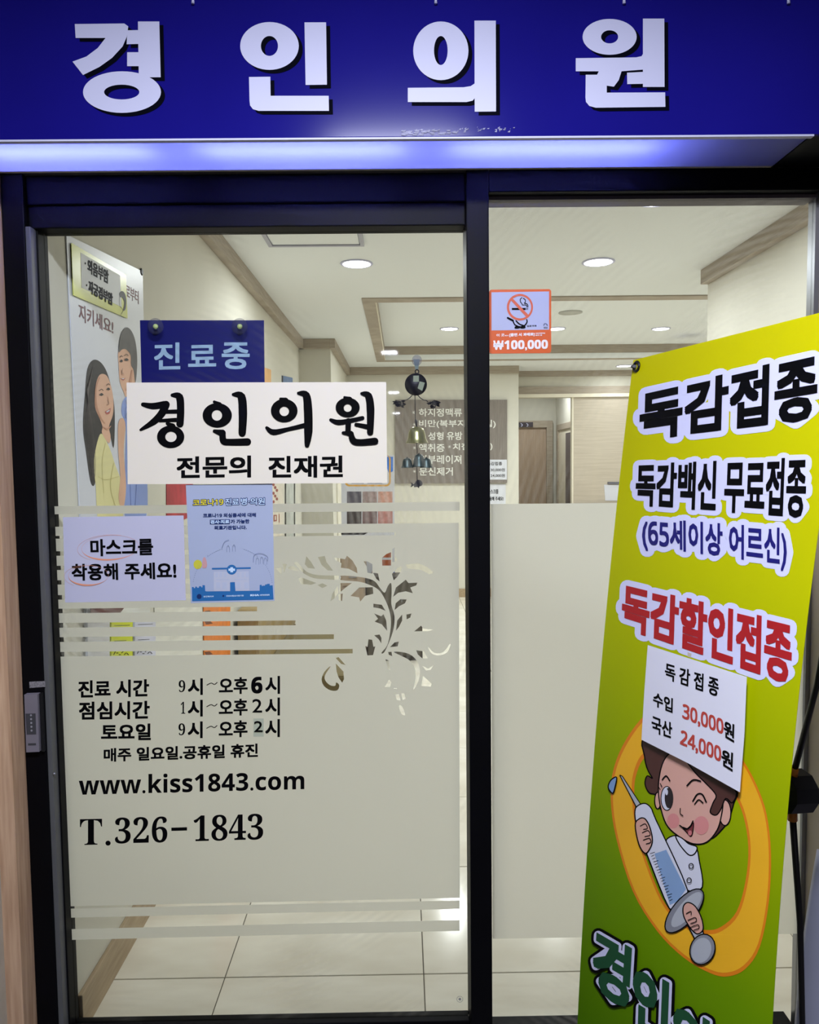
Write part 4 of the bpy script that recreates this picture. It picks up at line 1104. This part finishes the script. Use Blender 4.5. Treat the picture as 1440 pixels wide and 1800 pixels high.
# standing display with skin photos and a figure, before the back wall
YS = 6.2
sT = on('y', YS)
sd_ = empty('standing_display', (sT(660, 1100).x, YS, 0.0), 'white and blue standing display with rows of small photos near the back wall', 'display')
slab('panel', [(600, 800), (693.5, 800), (694, 1112), (601, 1114)], sT, 0.0, 0.01, m_pw, sd_)
for px in (612, 684): MB().tube([Vector((sT(px, 1000).x, YS + 0.02, 0)), Vector((sT(px, 1000).x, YS + 0.02, 1.3))], 0.01, 8).build('leg', m_chrome, sd_, True)
Print(sT, 0.001).poly([(660, 803), (691, 803), (691, 828), (684, 832), (676, 812)]).build('blue_corner', mat('display_blue', (60, 120, 214), .5, noise=.2, nscale=8), sd_)
Print(sT, 0.001).poly([(682, 1010), (694, 1005), (694, 1060), (682, 1060)]).build('blue_patch', MATS['display_blue'], sd_)
P = Print(sT, 0.0012); rr1 = rrect(606, 800, 687, 855, 8); rr2 = rrect(609, 800, 684, 852, 6); P.poly(rr1, rr2); P.build('gold_frame_line', mat('display_gold', (224, 170, 80), .5, noise=.05), sd_)
P = Print(sT, 0.0012); P.poly([(618, 846), (640, 846), (640, 850), (618, 850)]); P.poly([(646, 846), (672, 846), (672, 850), (646, 850)]); P.build('navy_title', m_dkblue, sd_)['kind'] = 'stuff'
cols = [(96, 92, 104), (160, 140, 140), (206, 158, 144), (78, 70, 70), (126, 104, 106), (188, 134, 130)]
for k, c_ in enumerate(cols):
    x0_ = 610 + (k % 3) * 27.3; y0_ = 864 if k < 3 else 898
    Print(sT, 0.0012).poly([(x0_, y0_), (x0_ + 25.5, y0_), (x0_ + 25.5, y0_ + 21 + (k > 2) * 3), (x0_, y0_ + 21 + (k > 2) * 3)]).build('photo', mat('photo_tone_%s' % 'abcdef'[k], c_, .5, noise=.3, nscale=30), sd_)
Print(sT, 0.0012).poly([(600, 932), (655, 932), (640, 940), (600, 940)]).build('dark_strip', mat('display_dark', (52, 50, 54), .5, noise=.3, nscale=40), sd_)
Print(sT, 0.0012).poly([(671, 968), (688, 968), (688, 980), (671, 980)]).poly([(671, 984), (688, 984), (688, 994), (671, 994)]).build('rust_photo', mat('display_rust', (176, 96, 60), .5, noise=.3, nscale=20), sd_)
Print(sT, 0.0012).poly(smooth([(655, 1002), (672, 1005), (690, 1020), (690, 1058), (668, 1052), (655, 1030)])).build('pink_hands', mat('display_pink', (196, 150, 150), .5, noise=.12, nscale=20), sd_)
Print(sT, 0.0014).poly(smooth([(664, 1048), (694, 1048), (693, 1100), (690, 1128), (640, 1128), (650, 1085)])).build('teal_clothing', mat('display_teal', (44, 66, 78), .5, noise=.15, nscale=14), sd_)
# low dark cabinet and a taupe box in front of the display
YK = 5.9
sK = on('y', YK)
xk0, xk1, zk1 = sK(644, 1050).x, sK(742, 1050).x, sK(700, 1014).z
kb = empty('dark_cabinet', ((xk0 + xk1) / 2, YK, 0), 'low dark cabinet in front of the standing display near the back wall', 'cabinet')
box('body', xk0, xk1, YK, YK + 0.25, 0.0, zk1, mat('charcoal_laminate', (70, 64, 58), .5, noise=.1), kb, 0.005)
for k in range(2):
    xa_ = xk0 + 0.01 + k * (xk1 - xk0) / 2; d_ = box('door', xa_, xa_ + (xk1 - xk0) / 2 - 0.02, YK - 0.015, YK, 0.04, zk1 - 0.03, mat('charcoal_door', (84, 78, 68), .5, noise=.1), kb, 0.003)
    MB().tube([(xa_ + 0.05, YK - 0.025, zk1 - 0.12), (xa_ + 0.05, YK - 0.025, zk1 - 0.2)], 0.005, 8).build('handle', m_chrome, d_)
xb0, xb1, zb1 = sK(598, 1000).x, sK(642, 1000).x, sK(620, 966).z
tx = empty('taupe_drawer_unit', ((xb0 + xb1) / 2, YK, 0), 'narrow taupe drawer unit left of the dark cabinet, seen through the leaf cut-outs', 'drawer unit')
box('body', xb0, xb1, YK + 0.01, YK + 0.25, 0.0, zb1, mat('taupe_laminate_unit', (172, 154, 136), .5, noise=.05), tx, 0.005)
for k in range(3):
    d_ = box('drawer', xb0 + 0.01, xb1 - 0.01, YK - 0.005, YK + 0.01, 0.05 + k * (zb1 - .06) / 3, 0.03 + (k + 1) * (zb1 - .06) / 3, mat('taupe_drawer', (164, 146, 128), .5, noise=.05), tx, 0.003)
    MB().tube([((xb0 + xb1) / 2 - .03, YK - .014, d_.data.vertices[0].co.z * 0 + 0.12 + k * (zb1 - .06) / 3), ((xb0 + xb1) / 2 + .03, YK - .014, 0.12 + k * (zb1 - .06) / 3)], 0.004, 8).build('handle', m_chrome, d_)

# =================================================================== CEILING THINGS
sH = on('z', CZ)
p = sH(627, 463); downlight(p.x, p.y, CZ, label='round downlight on the near ceiling, left of the pair', r=0.078)
p = sH(1052, 460); downlight(p.x, p.y, CZ, label='round downlight on the near ceiling, right of the pair', r=0.078, watts=12)
p = sH(1155, 350); downlight(p.x, p.y, CZ, label='round downlight nearest the window, cut by the frame top', r=0.078, watts=11)
downlight(2.9, 7.6, CZ, label='round downlight in the far right of the clinic, out of sight', r=0.078)
sR = on('z', RZ)
for px, lab in ((790, 'round downlight in the sunken coffer, leftmost'), (978, 'round downlight in the sunken coffer beside the orange sticker'), (1162, 'round downlight in the sunken coffer above the yellow banner')):
    p = sR(px, 577.5); downlight(p.x, p.y, RZ, label=lab, r=0.075)
downlight(2.62, 8.82, CZ, watts=5, label='round downlight by the rear beam, near the banner eyelet', r=0.08)
downlight(1.9, 10.1, CZ, label='round downlight in the rear corridor', r=0.08, watts=9)
downlight(3.2, 5.9, RZ, label='round downlight in the coffer out of sight to the right', r=0.08)
# access hatch near the door
ha = empty('ceiling_hatch', (-0.41, 3.7, CZ), 'square flush access hatch frame in the near ceiling', 'hatch')
hx0, hx1, hy0, hy1 = sH(470, 426).x, sH(640, 426).x, 3.45, sH(560, 430).y
mb = MB()
for a in ((hx0, hx1, hy0, hy0 + .02), (hx0, hx1, hy1 - .02, hy1), (hx0, hx0 + .02, hy0 + .02, hy1 - .02), (hx1 - .02, hx1, hy0 + .02, hy1 - .02)): mb.box(*a, CZ - 0.012, CZ)
mb.build('hatch_frame', mat('lilac_grey_metal', (176, 176, 190), .4, noise=.03), ha)
box('hatch_lid', hx0 + .025, hx1 - .025, hy0 + .025, hy1 - .025, CZ - 0.006, CZ, m_ceil, ha)
# speaker grille in the coffer
p = sR(1003, 549)
vg = empty('ceiling_vent', (p.x, p.y, RZ), 'pale round vent in the sunken coffer behind the orange sticker', 'vent')
MB().lathe([(0.10, 0), (0.10, -0.006), (0.0001, -0.010)], (p.x, p.y, RZ), 28).build('cover', mat('vent_grey', (188, 188, 182), .6, noise=.03), vg, True)

# =================================================================== X-FRAME BANNER
BA = 1.2813586; BQ = (0.5551950, -0.0891022, 0.0004156, 1.7755398, 0.1000010, -0.0797824)
BD = Vector((cos(BA), -sin(BA), 0)); BW = 0.6
def bsurf(s_, z, lift=0.0):
    t = 1.85 - z
    p = Vector((BQ[0] + BQ[1] * t + BQ[2] * t * t, BQ[3] + BQ[4] * t + BQ[5] * t * t, z)) + BD * s_
    dz = Vector((-(BQ[1] + 2 * BQ[2] * t), -(BQ[4] + 2 * BQ[5] * t), 1.0))
    n = BD.cross(dz).normalized()
    if n.dot(CAM_O - p) < 0: n = -n
    return p + n * lift
def bproj(p):
    d = p - CAM_O; z = d.dot(FWD); return (720 + FPX * d.dot(RIGHT) / z, 900 - FPX * d.dot(UP) / z)
_bc = {}
def binv(px, py):
    s_, z = 0.3, 1.3
    for _ in range(14):
        a = bproj(bsurf(s_, z)); b = bproj(bsurf(s_ + 1e-3, z)); c = bproj(bsurf(s_, z + 1e-3))
        j11, j21 = (b[0] - a[0]) / 1e-3, (b[1] - a[1]) / 1e-3; j12, j22 = (c[0] - a[0]) / 1e-3, (c[1] - a[1]) / 1e-3
        det = j11 * j22 - j12 * j21; ex, ey = px - a[0], py - a[1]
        ds_, dz_ = (ex * j22 - ey * j12) / det, (ey * j11 - ex * j21) / det
        s_ += max(-.4, min(.4, ds_)); z += max(-.6, min(.6, dz_))
        if abs(ds_) < 1e-6 and abs(dz_) < 1e-6: break
    return s_, z
# the print is looked up on a grid of surface coordinates so that thousands of outline points stay cheap
def sBn(px, py, lift=0.0):
    k = (round(px, 2), round(py, 2))
    if k not in _bc: _bc[k] = binv(px, py)
    s_, z = _bc[k]
    return bsurf(s_, z, lift)

ZT, ZB = 1.803, 0.14
bn_ = empty('flu_banner', (0.62, 1.45, 0.0), 'tall yellow-green standing flu vaccination banner on X-frame before the window', 'banner')
# sheet, printed yellow at the top and green below
mbn = bpy.data.materials.new('banner_print'); mbn.use_nodes = True; nt = mbn.node_tree; b = nt.nodes['Principled BSDF']
b.inputs['Roughness'].default_value = 0.5; b.inputs['Specular IOR Level'].default_value = 0.08
tc = nt.nodes.new('ShaderNodeTexCoord'); sp = nt.nodes.new('ShaderNodeSeparateXYZ'); rp_ = nt.nodes.new('ShaderNodeValToRGB')
mr = nt.nodes.new('ShaderNodeMapRange'); mr.inputs[1].default_value = 0.1; mr.inputs[2].default_value = 1.85
nt.links.new(tc.outputs['Object'], sp.inputs[0]); nt.links.new(sp.outputs['Z'], mr.inputs[0]); nt.links.new(mr.outputs[0], rp_.inputs[0]); nt.links.new(rp_.outputs[0], b.inputs['Base Color'])
e = rp_.color_ramp.elements; e[0].position = 0.0; e[0].color = (*lin((56, 100, 0)), 1); e[1].position = 1.0; e[1].color = (*lin((190, 184, 0)), 1)
for pos, c_ in ((0.28, (100, 138, 0)), (0.5, (148, 165, 0)), (0.72, (180, 182, 0))):
    q = e.new(pos); q.color = (*lin(c_), 1)
N = 44; V = []; F = []
for i in range(N + 1):
    z = ZB + (ZT - ZB) * i / N
    for s_ in (0, 0.2, 0.4, 0.6):
        V.append(bsurf(s_, z + 0.006 * (s_ / .6), 0.0))
nV = len(V)
for i in range(N + 1):
    z = ZB + (ZT - ZB) * i / N
    for s_ in (0, 0.2, 0.4, 0.6): V.append(bsurf(s_, z + 0.006 * (s_ / .6), -0.0008))
for i in range(N):
    for k in range(3):
        a = i * 4 + k; F.append((a, a + 1, a + 5, a + 4)); F.append((nV + a, nV + a + 4, nV + a + 5, nV + a + 1))
    for a in (i * 4, i * 4 + 3): F.append((a, a + 4, nV + a + 4, nV + a))
F += [(k, k + 1, nV + k + 1, nV + k) for k in range(3)] + [(N * 4 + k, N * 4 + k + 1, nV + N * 4 + k + 1, nV + N * 4 + k) for k in range(3)]
mesh_obj('sheet', V, F, mbn, bn_)
CUT = 24
lines = [('독감접종', [(1129, 694), (1437, 624), (1434, 736), (1127, 771)], (2.8, 3.6), 15, m_ink),
         ('독감백신 무료접종', [(1121, 818), (1419, 806), (1415, 910), (1119, 886)], (1.4, 2.5), 12, m_ink),
         (sans('(65세이상 어르신)'), [(1130, 911), (1384, 930), (1383, 1003), (1131, 966)], (0.9, 1.5), 12, mat('royal_blue_ink', (20, 18, 104), .5, noise=.03)),
         ('독감할인접종', [(1098, 1028), (1392, 1097), (1390, 1203), (1095, 1101)], (2.2, 3.2), 13.5, m_red)]
for s_, q, bo, ha_, m_ in lines:
    hz = Print(sBn, 0.0004); hz.text(s_, q, halo=ha_, res=1); h_ = hz.build('white_halo', m_lwhite, bn_)
    P = Print(sBn, 0.0012, CUT); P.text(s_, q, bo, res=2); P.build('printed_line', m_, h_)
# orange ring and the child doctor with a syringe
tb8 = zt(2.5705, 2.5714, 1000, 1100)
ro = smooth([(350,400),(262,510),(205,640),(190,780),(215,960),(290,1200),(400,1380),(520,1500),(640,1570),(720,1585),(800,1550),(865,1450),(905,1250),(915,1030),(895,850),(850,720),(790,610),(690,480),(560,400),(440,375)], True, 4)
ri = smooth([(350,590),(310,660),(297,760),(320,950),(390,1160),(450,1275),(530,1350),(620,1375),(690,1360),(760,1290),(800,1150),(812,1000),(790,860),(745,760),(650,640),(540,570),(430,555)], True, 4)
def shr(L, k):
    cx_ = sum(x for x, _ in L) / len(L); cy_ = sum(y for _, y in L) / len(L)
    return [(cx_ + (x - cx_) * k, cy_ + (y - cy_) * k) for x, y in L]
Print(sBn, 0.0004, CUT).poly(tb8(ro), tb8(ri)).build('ring_edge', mat('dark_orange_ink', (214, 122, 16), .5, noise=.03), bn_)
Print(sBn, 0.0006, CUT).poly(tb8(shr(ro, .972)), tb8(shr(ri, 1.045))).build('ring', mat('amber_ink', (228, 170, 30), .5, noise=.03), bn_)
LYR = [0.0008]
def art(name, m, *loops, ol=2.2, sm=True, hole=None):
    """one inked shape of the drawing with its black contour"""
    LYR[0] += 0.00004
    if len(loops) > 1:
        for L in loops: o = art(name, m, L, ol=ol, sm=sm)
        return o
    P = Print(sBn, LYR[0], CUT)
    for L in loops: P.poly(tb8(smooth(L, True, 4) if sm else L))
    o = P.build(name, m, bn_)
    if ol:
        P = Print(sBn, LYR[0] + 0.00002, CUT)
        P.k = 0
        for L in loops:
            q = tb8(smooth(L, True, 4) if sm else L); P.l0 = LYR[0] + 0.00002
            for pc in ribbon(q + q[:1], ol, cap=False, sm=False): P.poly(pc); P.k = P.k % 2
        P.build('contour', m_ink, o)
    LYR[0] += 0.00006
    return o
brown = mat('cartoon_hair', (72, 40, 36), .5, noise=.06); csk = mat('cartoon_skin', (206, 158, 142), .5, noise=.02); cwh = mat('cartoon_white', (204, 206, 218), .5, noise=.01)
cgrey = mat('cartoon_grey', (126, 128, 136), .5, noise=.03); clg = mat('cartoon_light_grey', (168, 172, 178), .5, noise=.02)
art('hair', brown, [(352,515),(344,590),(358,650),(380,690),(356,678),(346,715),(365,755),(400,770),(430,850),(560,960),(640,965),(690,925),(722,880),(748,800),(756,738),(600,640)], sm=True)
art('ear', csk, ell(708, 845, 27, 58, 18), ell(404, 790, 14, 38, 14), sm=False)
art('coat', cwh, [(440,975),(488,948),(520,985),(575,1000),(592,1060),(606,1180),(540,1195),(470,1060)])
art('face', csk, [(470,572),(432,610),(412,680),(408,760),(425,850),(452,910),(505,955),(565,985),(625,978),(672,925),(692,860),(700,790),(690,720),(600,640),(530,590)])
art('fringe', brown, [(530,600),(600,640),(752,735),(742,800),(712,780),(690,830),(668,856),(642,842),(655,800),(668,765),(625,715),(575,665)])
art('collar', cwh, [(486,950),(505,990),(545,1035),(572,1030),(582,1000),(545,985),(515,960)])
art('cheek', mat('cartoon_blush', (204, 132, 128), .5, noise=.03), ell(475, 882, 28, 34, 18), ell(602, 902, 34, 42, 18), ol=0, sm=False)
art('eye_white', cwh, ell(447, 780, 27, 54, 22), ol=1.6, sm=False)
art('iris', mat('cartoon_iris', (34, 26, 30), .5), ell(456, 778, 19, 47, 20), ol=0, sm=False)
art('eye_glint', cwh, ell(446, 752, 6, 14, 12), ol=0, sm=False)
art('mouth', mat('cartoon_mouth', (110, 44, 48), .5), [(518,910),(545,916),(567,888),(565,930),(556,952),(538,935)], ol=1.6)
art('tongue', mat('cartoon_tongue', (190, 110, 110), .5), ell(552, 936, 9, 12, 12), ol=0, sm=False)
P = Print(sBn, LYR[0] + .0001, CUT)
for L, w_ in (([(566, 792), (585, 762), (608, 762), (626, 796)], 2.6), ([(574, 806), (592, 786), (612, 800)], 2), ([(428, 695), (445, 678), (462, 700)], 2.2), ([(540, 722), (568, 696), (602, 702)], 2.4), ([(510, 825), (510, 848), (522, 858)], 1.6), ([(508, 902), (535, 918), (556, 905), (568, 882)], 2.2), ([(420, 740), (412, 728)], 1.4), ([(428, 728), (420, 712)], 1.4)):
    P.line(tb8(L), w_)
P.poly(tb8(ell(560, 1085, 12, 13, 14)), tb8(ell(560, 1085, 8, 9, 14))); P.poly(tb8(ell(551, 1150, 12, 13, 14)), tb8(ell(551, 1150, 8, 9, 14)))
P.build('face_lines', m_ink, bn_)
art('needle', clg, [(234,674),(246,680),(330,808),(312,824)], sm=False, ol=1.6)
art('barrel', cwh, [(303,838),(318,812),(350,803),(378,826),(400,880),(542,1195),(500,1250),(458,1275),(355,1025),(312,905)])
art('liquid', mat('cartoon_liquid', (128, 158, 196), .5, noise=.04), [(392,1030),(445,1012),(535,1190),(497,1245),(462,1262),(440,1190)], ol=0, sm=False)
P = Print(sBn, LYR[0] + .0001, CUT)
for k in range(18):
    x_, y_ = 372 + k * 5.2, 1030 + k * 12.5; P.line(tb8([(x_, y_), (x_ + 14 + 8 * (k % 3 == 0), y_ - 7)]), 1.0, cap=False)
P.build('scale_marks', m_ink, bn_); LYR[0] += .0002
art('plunger', clg, [(515,1300),(560,1262),(615,1390),(575,1415)], sm=False)
art('flange', cgrey, ell(528, 1288, 122, 52, 28, radians(-50)), sm=False)
art('flange_face', clg, ell(538, 1282, 100, 34, 24, radians(-50)), ol=0, sm=False)
art('rear_hand', csk, [(524,1268),(545,1250),(578,1268),(606,1320),(613,1372),(590,1392),(568,1380),(545,1350),(525,1310)])
art('front_hand', csk, [(306,900),(325,872),(350,872),(372,910),(384,968),(372,1008),(350,1028),(322,985)])
art('plunger_cap', cgrey, ell(611, 1462, 56, 70, 24, radians(18)), sm=False)
art('plunger_face', clg, ell(606, 1466, 44, 58, 22, radians(18)), ol=0, sm=False)
art('drop', mat('cartoon_drop', (120, 152, 196), .5), [(222,684),(196,698),(184,730),(204,757),(216,725)])
P = Print(sBn, LYR[0] + .0001, CUT)
for L in ([(330, 905), (352, 895), (362, 915), (345, 920)], [(340, 935), (365, 925), (375, 945), (352, 952)], [(345, 968), (372, 960), (378, 978), (358, 985)], [(540, 1300), (560, 1290), (562, 1305)], [(548, 1330), (580, 1318), (585, 1335), (560, 1345)], [(560, 1362), (592, 1350), (598, 1365), (575, 1375)]):
    P.line(tb8(L), 1.5)
P.build('finger_lines', m_ink, bn_)
# clinic name at the foot, dark green with white and black outlines
mg = mat('bottle_green_ink', (22, 74, 44), .5, noise=.03)
L5 = LYR[0] + .0003
for s_, q in (('경', [(132, 1372), (288, 1462), (272, 1732), (118, 1640)]), ('인', [(308, 1530), (462, 1620), (452, 1890), (300, 1790)]), ('의', [(482, 1690), (640, 1790), (632, 2060), (470, 1960)]), ('원', [(660, 1850), (810, 1950), (805, 2220), (650, 2120)])):
    qq = tb8(q)
    o1 = Print(sBn, L5).text(s_, qq, halo=12.5, res=1).build('name_outline', m_ink, bn_)
    o2 = Print(sBn, L5 + .0005).text(s_, qq, halo=7.6, res=1).build('name_rim', m_lwhite, o1)
    Print(sBn, L5 + .0010, CUT).text(s_, qq, 3.4, res=2).build('name_letter', mg, o1)
# eyelets
for s_, z in ((0.018, 1.786), (0.582, 1.79)):
    c = bsurf(s_, z, 0.0); n = (bsurf(s_, z, 0.01) - c).normalized(); a = n.orthogonal().normalized(); bb = n.cross(a)
    MB().tube([c + n * .001 + (a * cos(t) + bb * sin(t)) * .0105 for t in [k * pi / 10 for k in range(21)]], 0.0035, 8).build('eyelet', m_rubber, bn_, True)
    MB().tube([c + n * .008 - BD * .006, c + n * .012, c - n * .02 - BD * .012], 0.0042, 8).build('hook_tip', mat('grey_hook', (92, 92, 96), .5, noise=.1), bn_, True)
# frame: hub, four arms, rear leg
nb = (bsurf(.3, .85, -.01) - bsurf(.3, .85)).normalized()
hub = bsurf(.3, .84) + nb * .30
hub.z = 0.835; hub.x += 0.012
lab = bproj(hub)
hb = MB()
ax_ = nb
aa = Vector((0, 0, 1)); bb = ax_.cross(aa).normalized()
pts = []
hb.tube([hub - ax_ * .036, hub - ax_ * .030, hub + ax_ * .030, hub + ax_ * .036], [.034, .048, .048, .036], 10)
hb.build('hub', m_rubber, bn_, False)
MB().tube([hub - ax_ * .050, hub - ax_ * .030], [.018, .022], 14).build('hub_knob', m_rubber, bn_, True)
m_amb = mat('amber_plastic', (186, 110, 30), .4, noise=.08)
for s_, z in ((0.018, 1.786), (0.582, 1.79), (0.03, 0.17)):
    e_ = bsurf(s_, z) + nb * .006; d = (e_ - hub).normalized(); st = hub + d * .046
    mid = (st + e_) / 2 + nb * .05
    arm = MB().tube([st, (st * 3 + e_) / 4 + nb * .036, mid, (st + e_ * 3) / 4 + nb * .036, e_], [.0065, .006, .0055, .005, .004], 8).build('arm', m_rubber, bn_, True)
    MB().tube([st - d * .004, st + d * .022], .0095, 10).build('collar', m_amb, arm, True)
pl_ = on('y', hub.y + .03)(1411, 1800); ft = Vector((hub.x + (pl_.x - hub.x) * hub.z / (hub.z - pl_.z), hub.y + .06, 0.012))
d = (ft - hub).normalized(); st = hub + d * .044
leg = MB().tube([st, st + (ft - st) * .35 + Vector((.008, 0, 0)), st + (ft - st) * .7 + Vector((.004, 0, 0)), ft], [.0075, .007, .0065, .0065], 8).build('rear_leg', m_rubber, bn_, True)
MB().tube([st - d * .004, st + d * .024], .0105, 10).build('collar', m_amb, leg, True)

# price paper taped on the banner
pz = empty('price_paper', sBn(1223, 1345), 'white price sheet taped on the standing banner below the red line', 'notice')
slab('paper', smooth([(1147, 1134), (1222, 1158), (1322, 1190), (1318, 1290), (1310, 1392), (1222, 1343), (1136, 1300), (1141, 1215)], True, 1), sBn, 0.012, 0.0006, m_white, pz, cut=20)
P = Print(sBn, 0.0124, CUT)
P.text('독 감 접 종', [(1179, 1165), (1273, 1193), (1272, 1225), (1178, 1193)], .7); P.part('price_heading', m_ink, pz); P.text('수입', [(1157.6, 1216), (1191.5, 1228), (1191, 1253), (1157.5, 1240)], .7); P.part('black_word', m_ink, pz)
P.text('국산', [(1155, 1257), (1190.6, 1271), (1190, 1298), (1155, 1286)], .7); P.part('black_word', m_ink, pz); P.text('원', [(1283, 1266), (1301, 1274), (1300, 1304), (1283, 1294)], .8); P.part('black_word', m_ink, pz); P.text('원', [(1279, 1316), (1299, 1324), (1297.6, 1355), (1279, 1343)], .8)
P.part('black_word', m_ink, pz)
P = Print(sBn, 0.0124, CUT)
P.text(sans('30,000'), [(1210, 1237), (1281, 1265), (1281, 1294), (1209, 1265)], .8); P.part('red_figure', mat('brick_red_ink', (178, 62, 52), .5, noise=.03), pz); P.text(sans('24,000'), [(1207, 1283), (1277, 1313), (1277, 1342), (1205, 1311)], .8)
P.build('red_figure', mat('brick_red_ink', (178, 62, 52), .5, noise=.03), pz)
Print(sBn, 0.0126, CUT).poly([(1218, 1146), (1225, 1149), (1224, 1156), (1218, 1154)]).build('tape', mat('tape_beige', (186, 176, 168), .4, noise=.03), pz)

# pale curved panel at the lower right edge
cpn = empty('white_panel_stand', (1.05, 1.745, 0.0), 'pale lilac curved board standing at the lower right edge behind the banner', 'board')
V = []; F = []; n_ = 14
pa_, pb_ = on('y', 1.735)(1441, 1497), on('y', 1.735)(1409, 1800)
for i in range(n_ + 1):
    t = i / n_; z = t * pa_.z
    p = Vector((pb_.x + (pa_.x - pb_.x) * (z - pb_.z) / (pa_.z - pb_.z) - 0.012 * 4 * t * (1 - t), 1.735, z)); q = Vector((1.28, 1.735, z)); o_ = Vector((0, 0.012, 0)); V += [p, q, p + o_, q + o_]
for i in range(n_):
    a = i * 4; F += [(a, a + 1, a + 5, a + 4), (a + 2, a + 6, a + 7, a + 3), (a, a + 4, a + 6, a + 2), (a + 1, a + 3, a + 7, a + 5)]
F += [(0, 2, 3, 1), (n_ * 4, n_ * 4 + 1, n_ * 4 + 3, n_ * 4 + 2)]
mesh_obj('board', V, F, mat('lilac_white_board', (186, 188, 214), .5, noise=.02), cpn, True)
box('foot', 0.95, 1.2, 1.715, 1.76, 0.0, 0.02, m_chrome, cpn)

# marks too small to be told apart one by one
for o in bpy.data.objects:
    if o.name.split('.')[0] in ('dashed_arc', 'hospital_windows', 'white_marks', 'key_dots', 'scale_marks', 'finger_lines', 'red_print', 'brown_marks', 'round_emblem', 'ink_loops', 'features', 'leaf_sprig', 'pictogram', 'fine_text', 'face_lines', 'skin_shading', 'hair_strands', 'top_folds', 'shirt_folds', 'tape_patch', 'lips', 'teeth', 'small_drawing', 'frame_edge'):
        o['kind'] = 'stuff'
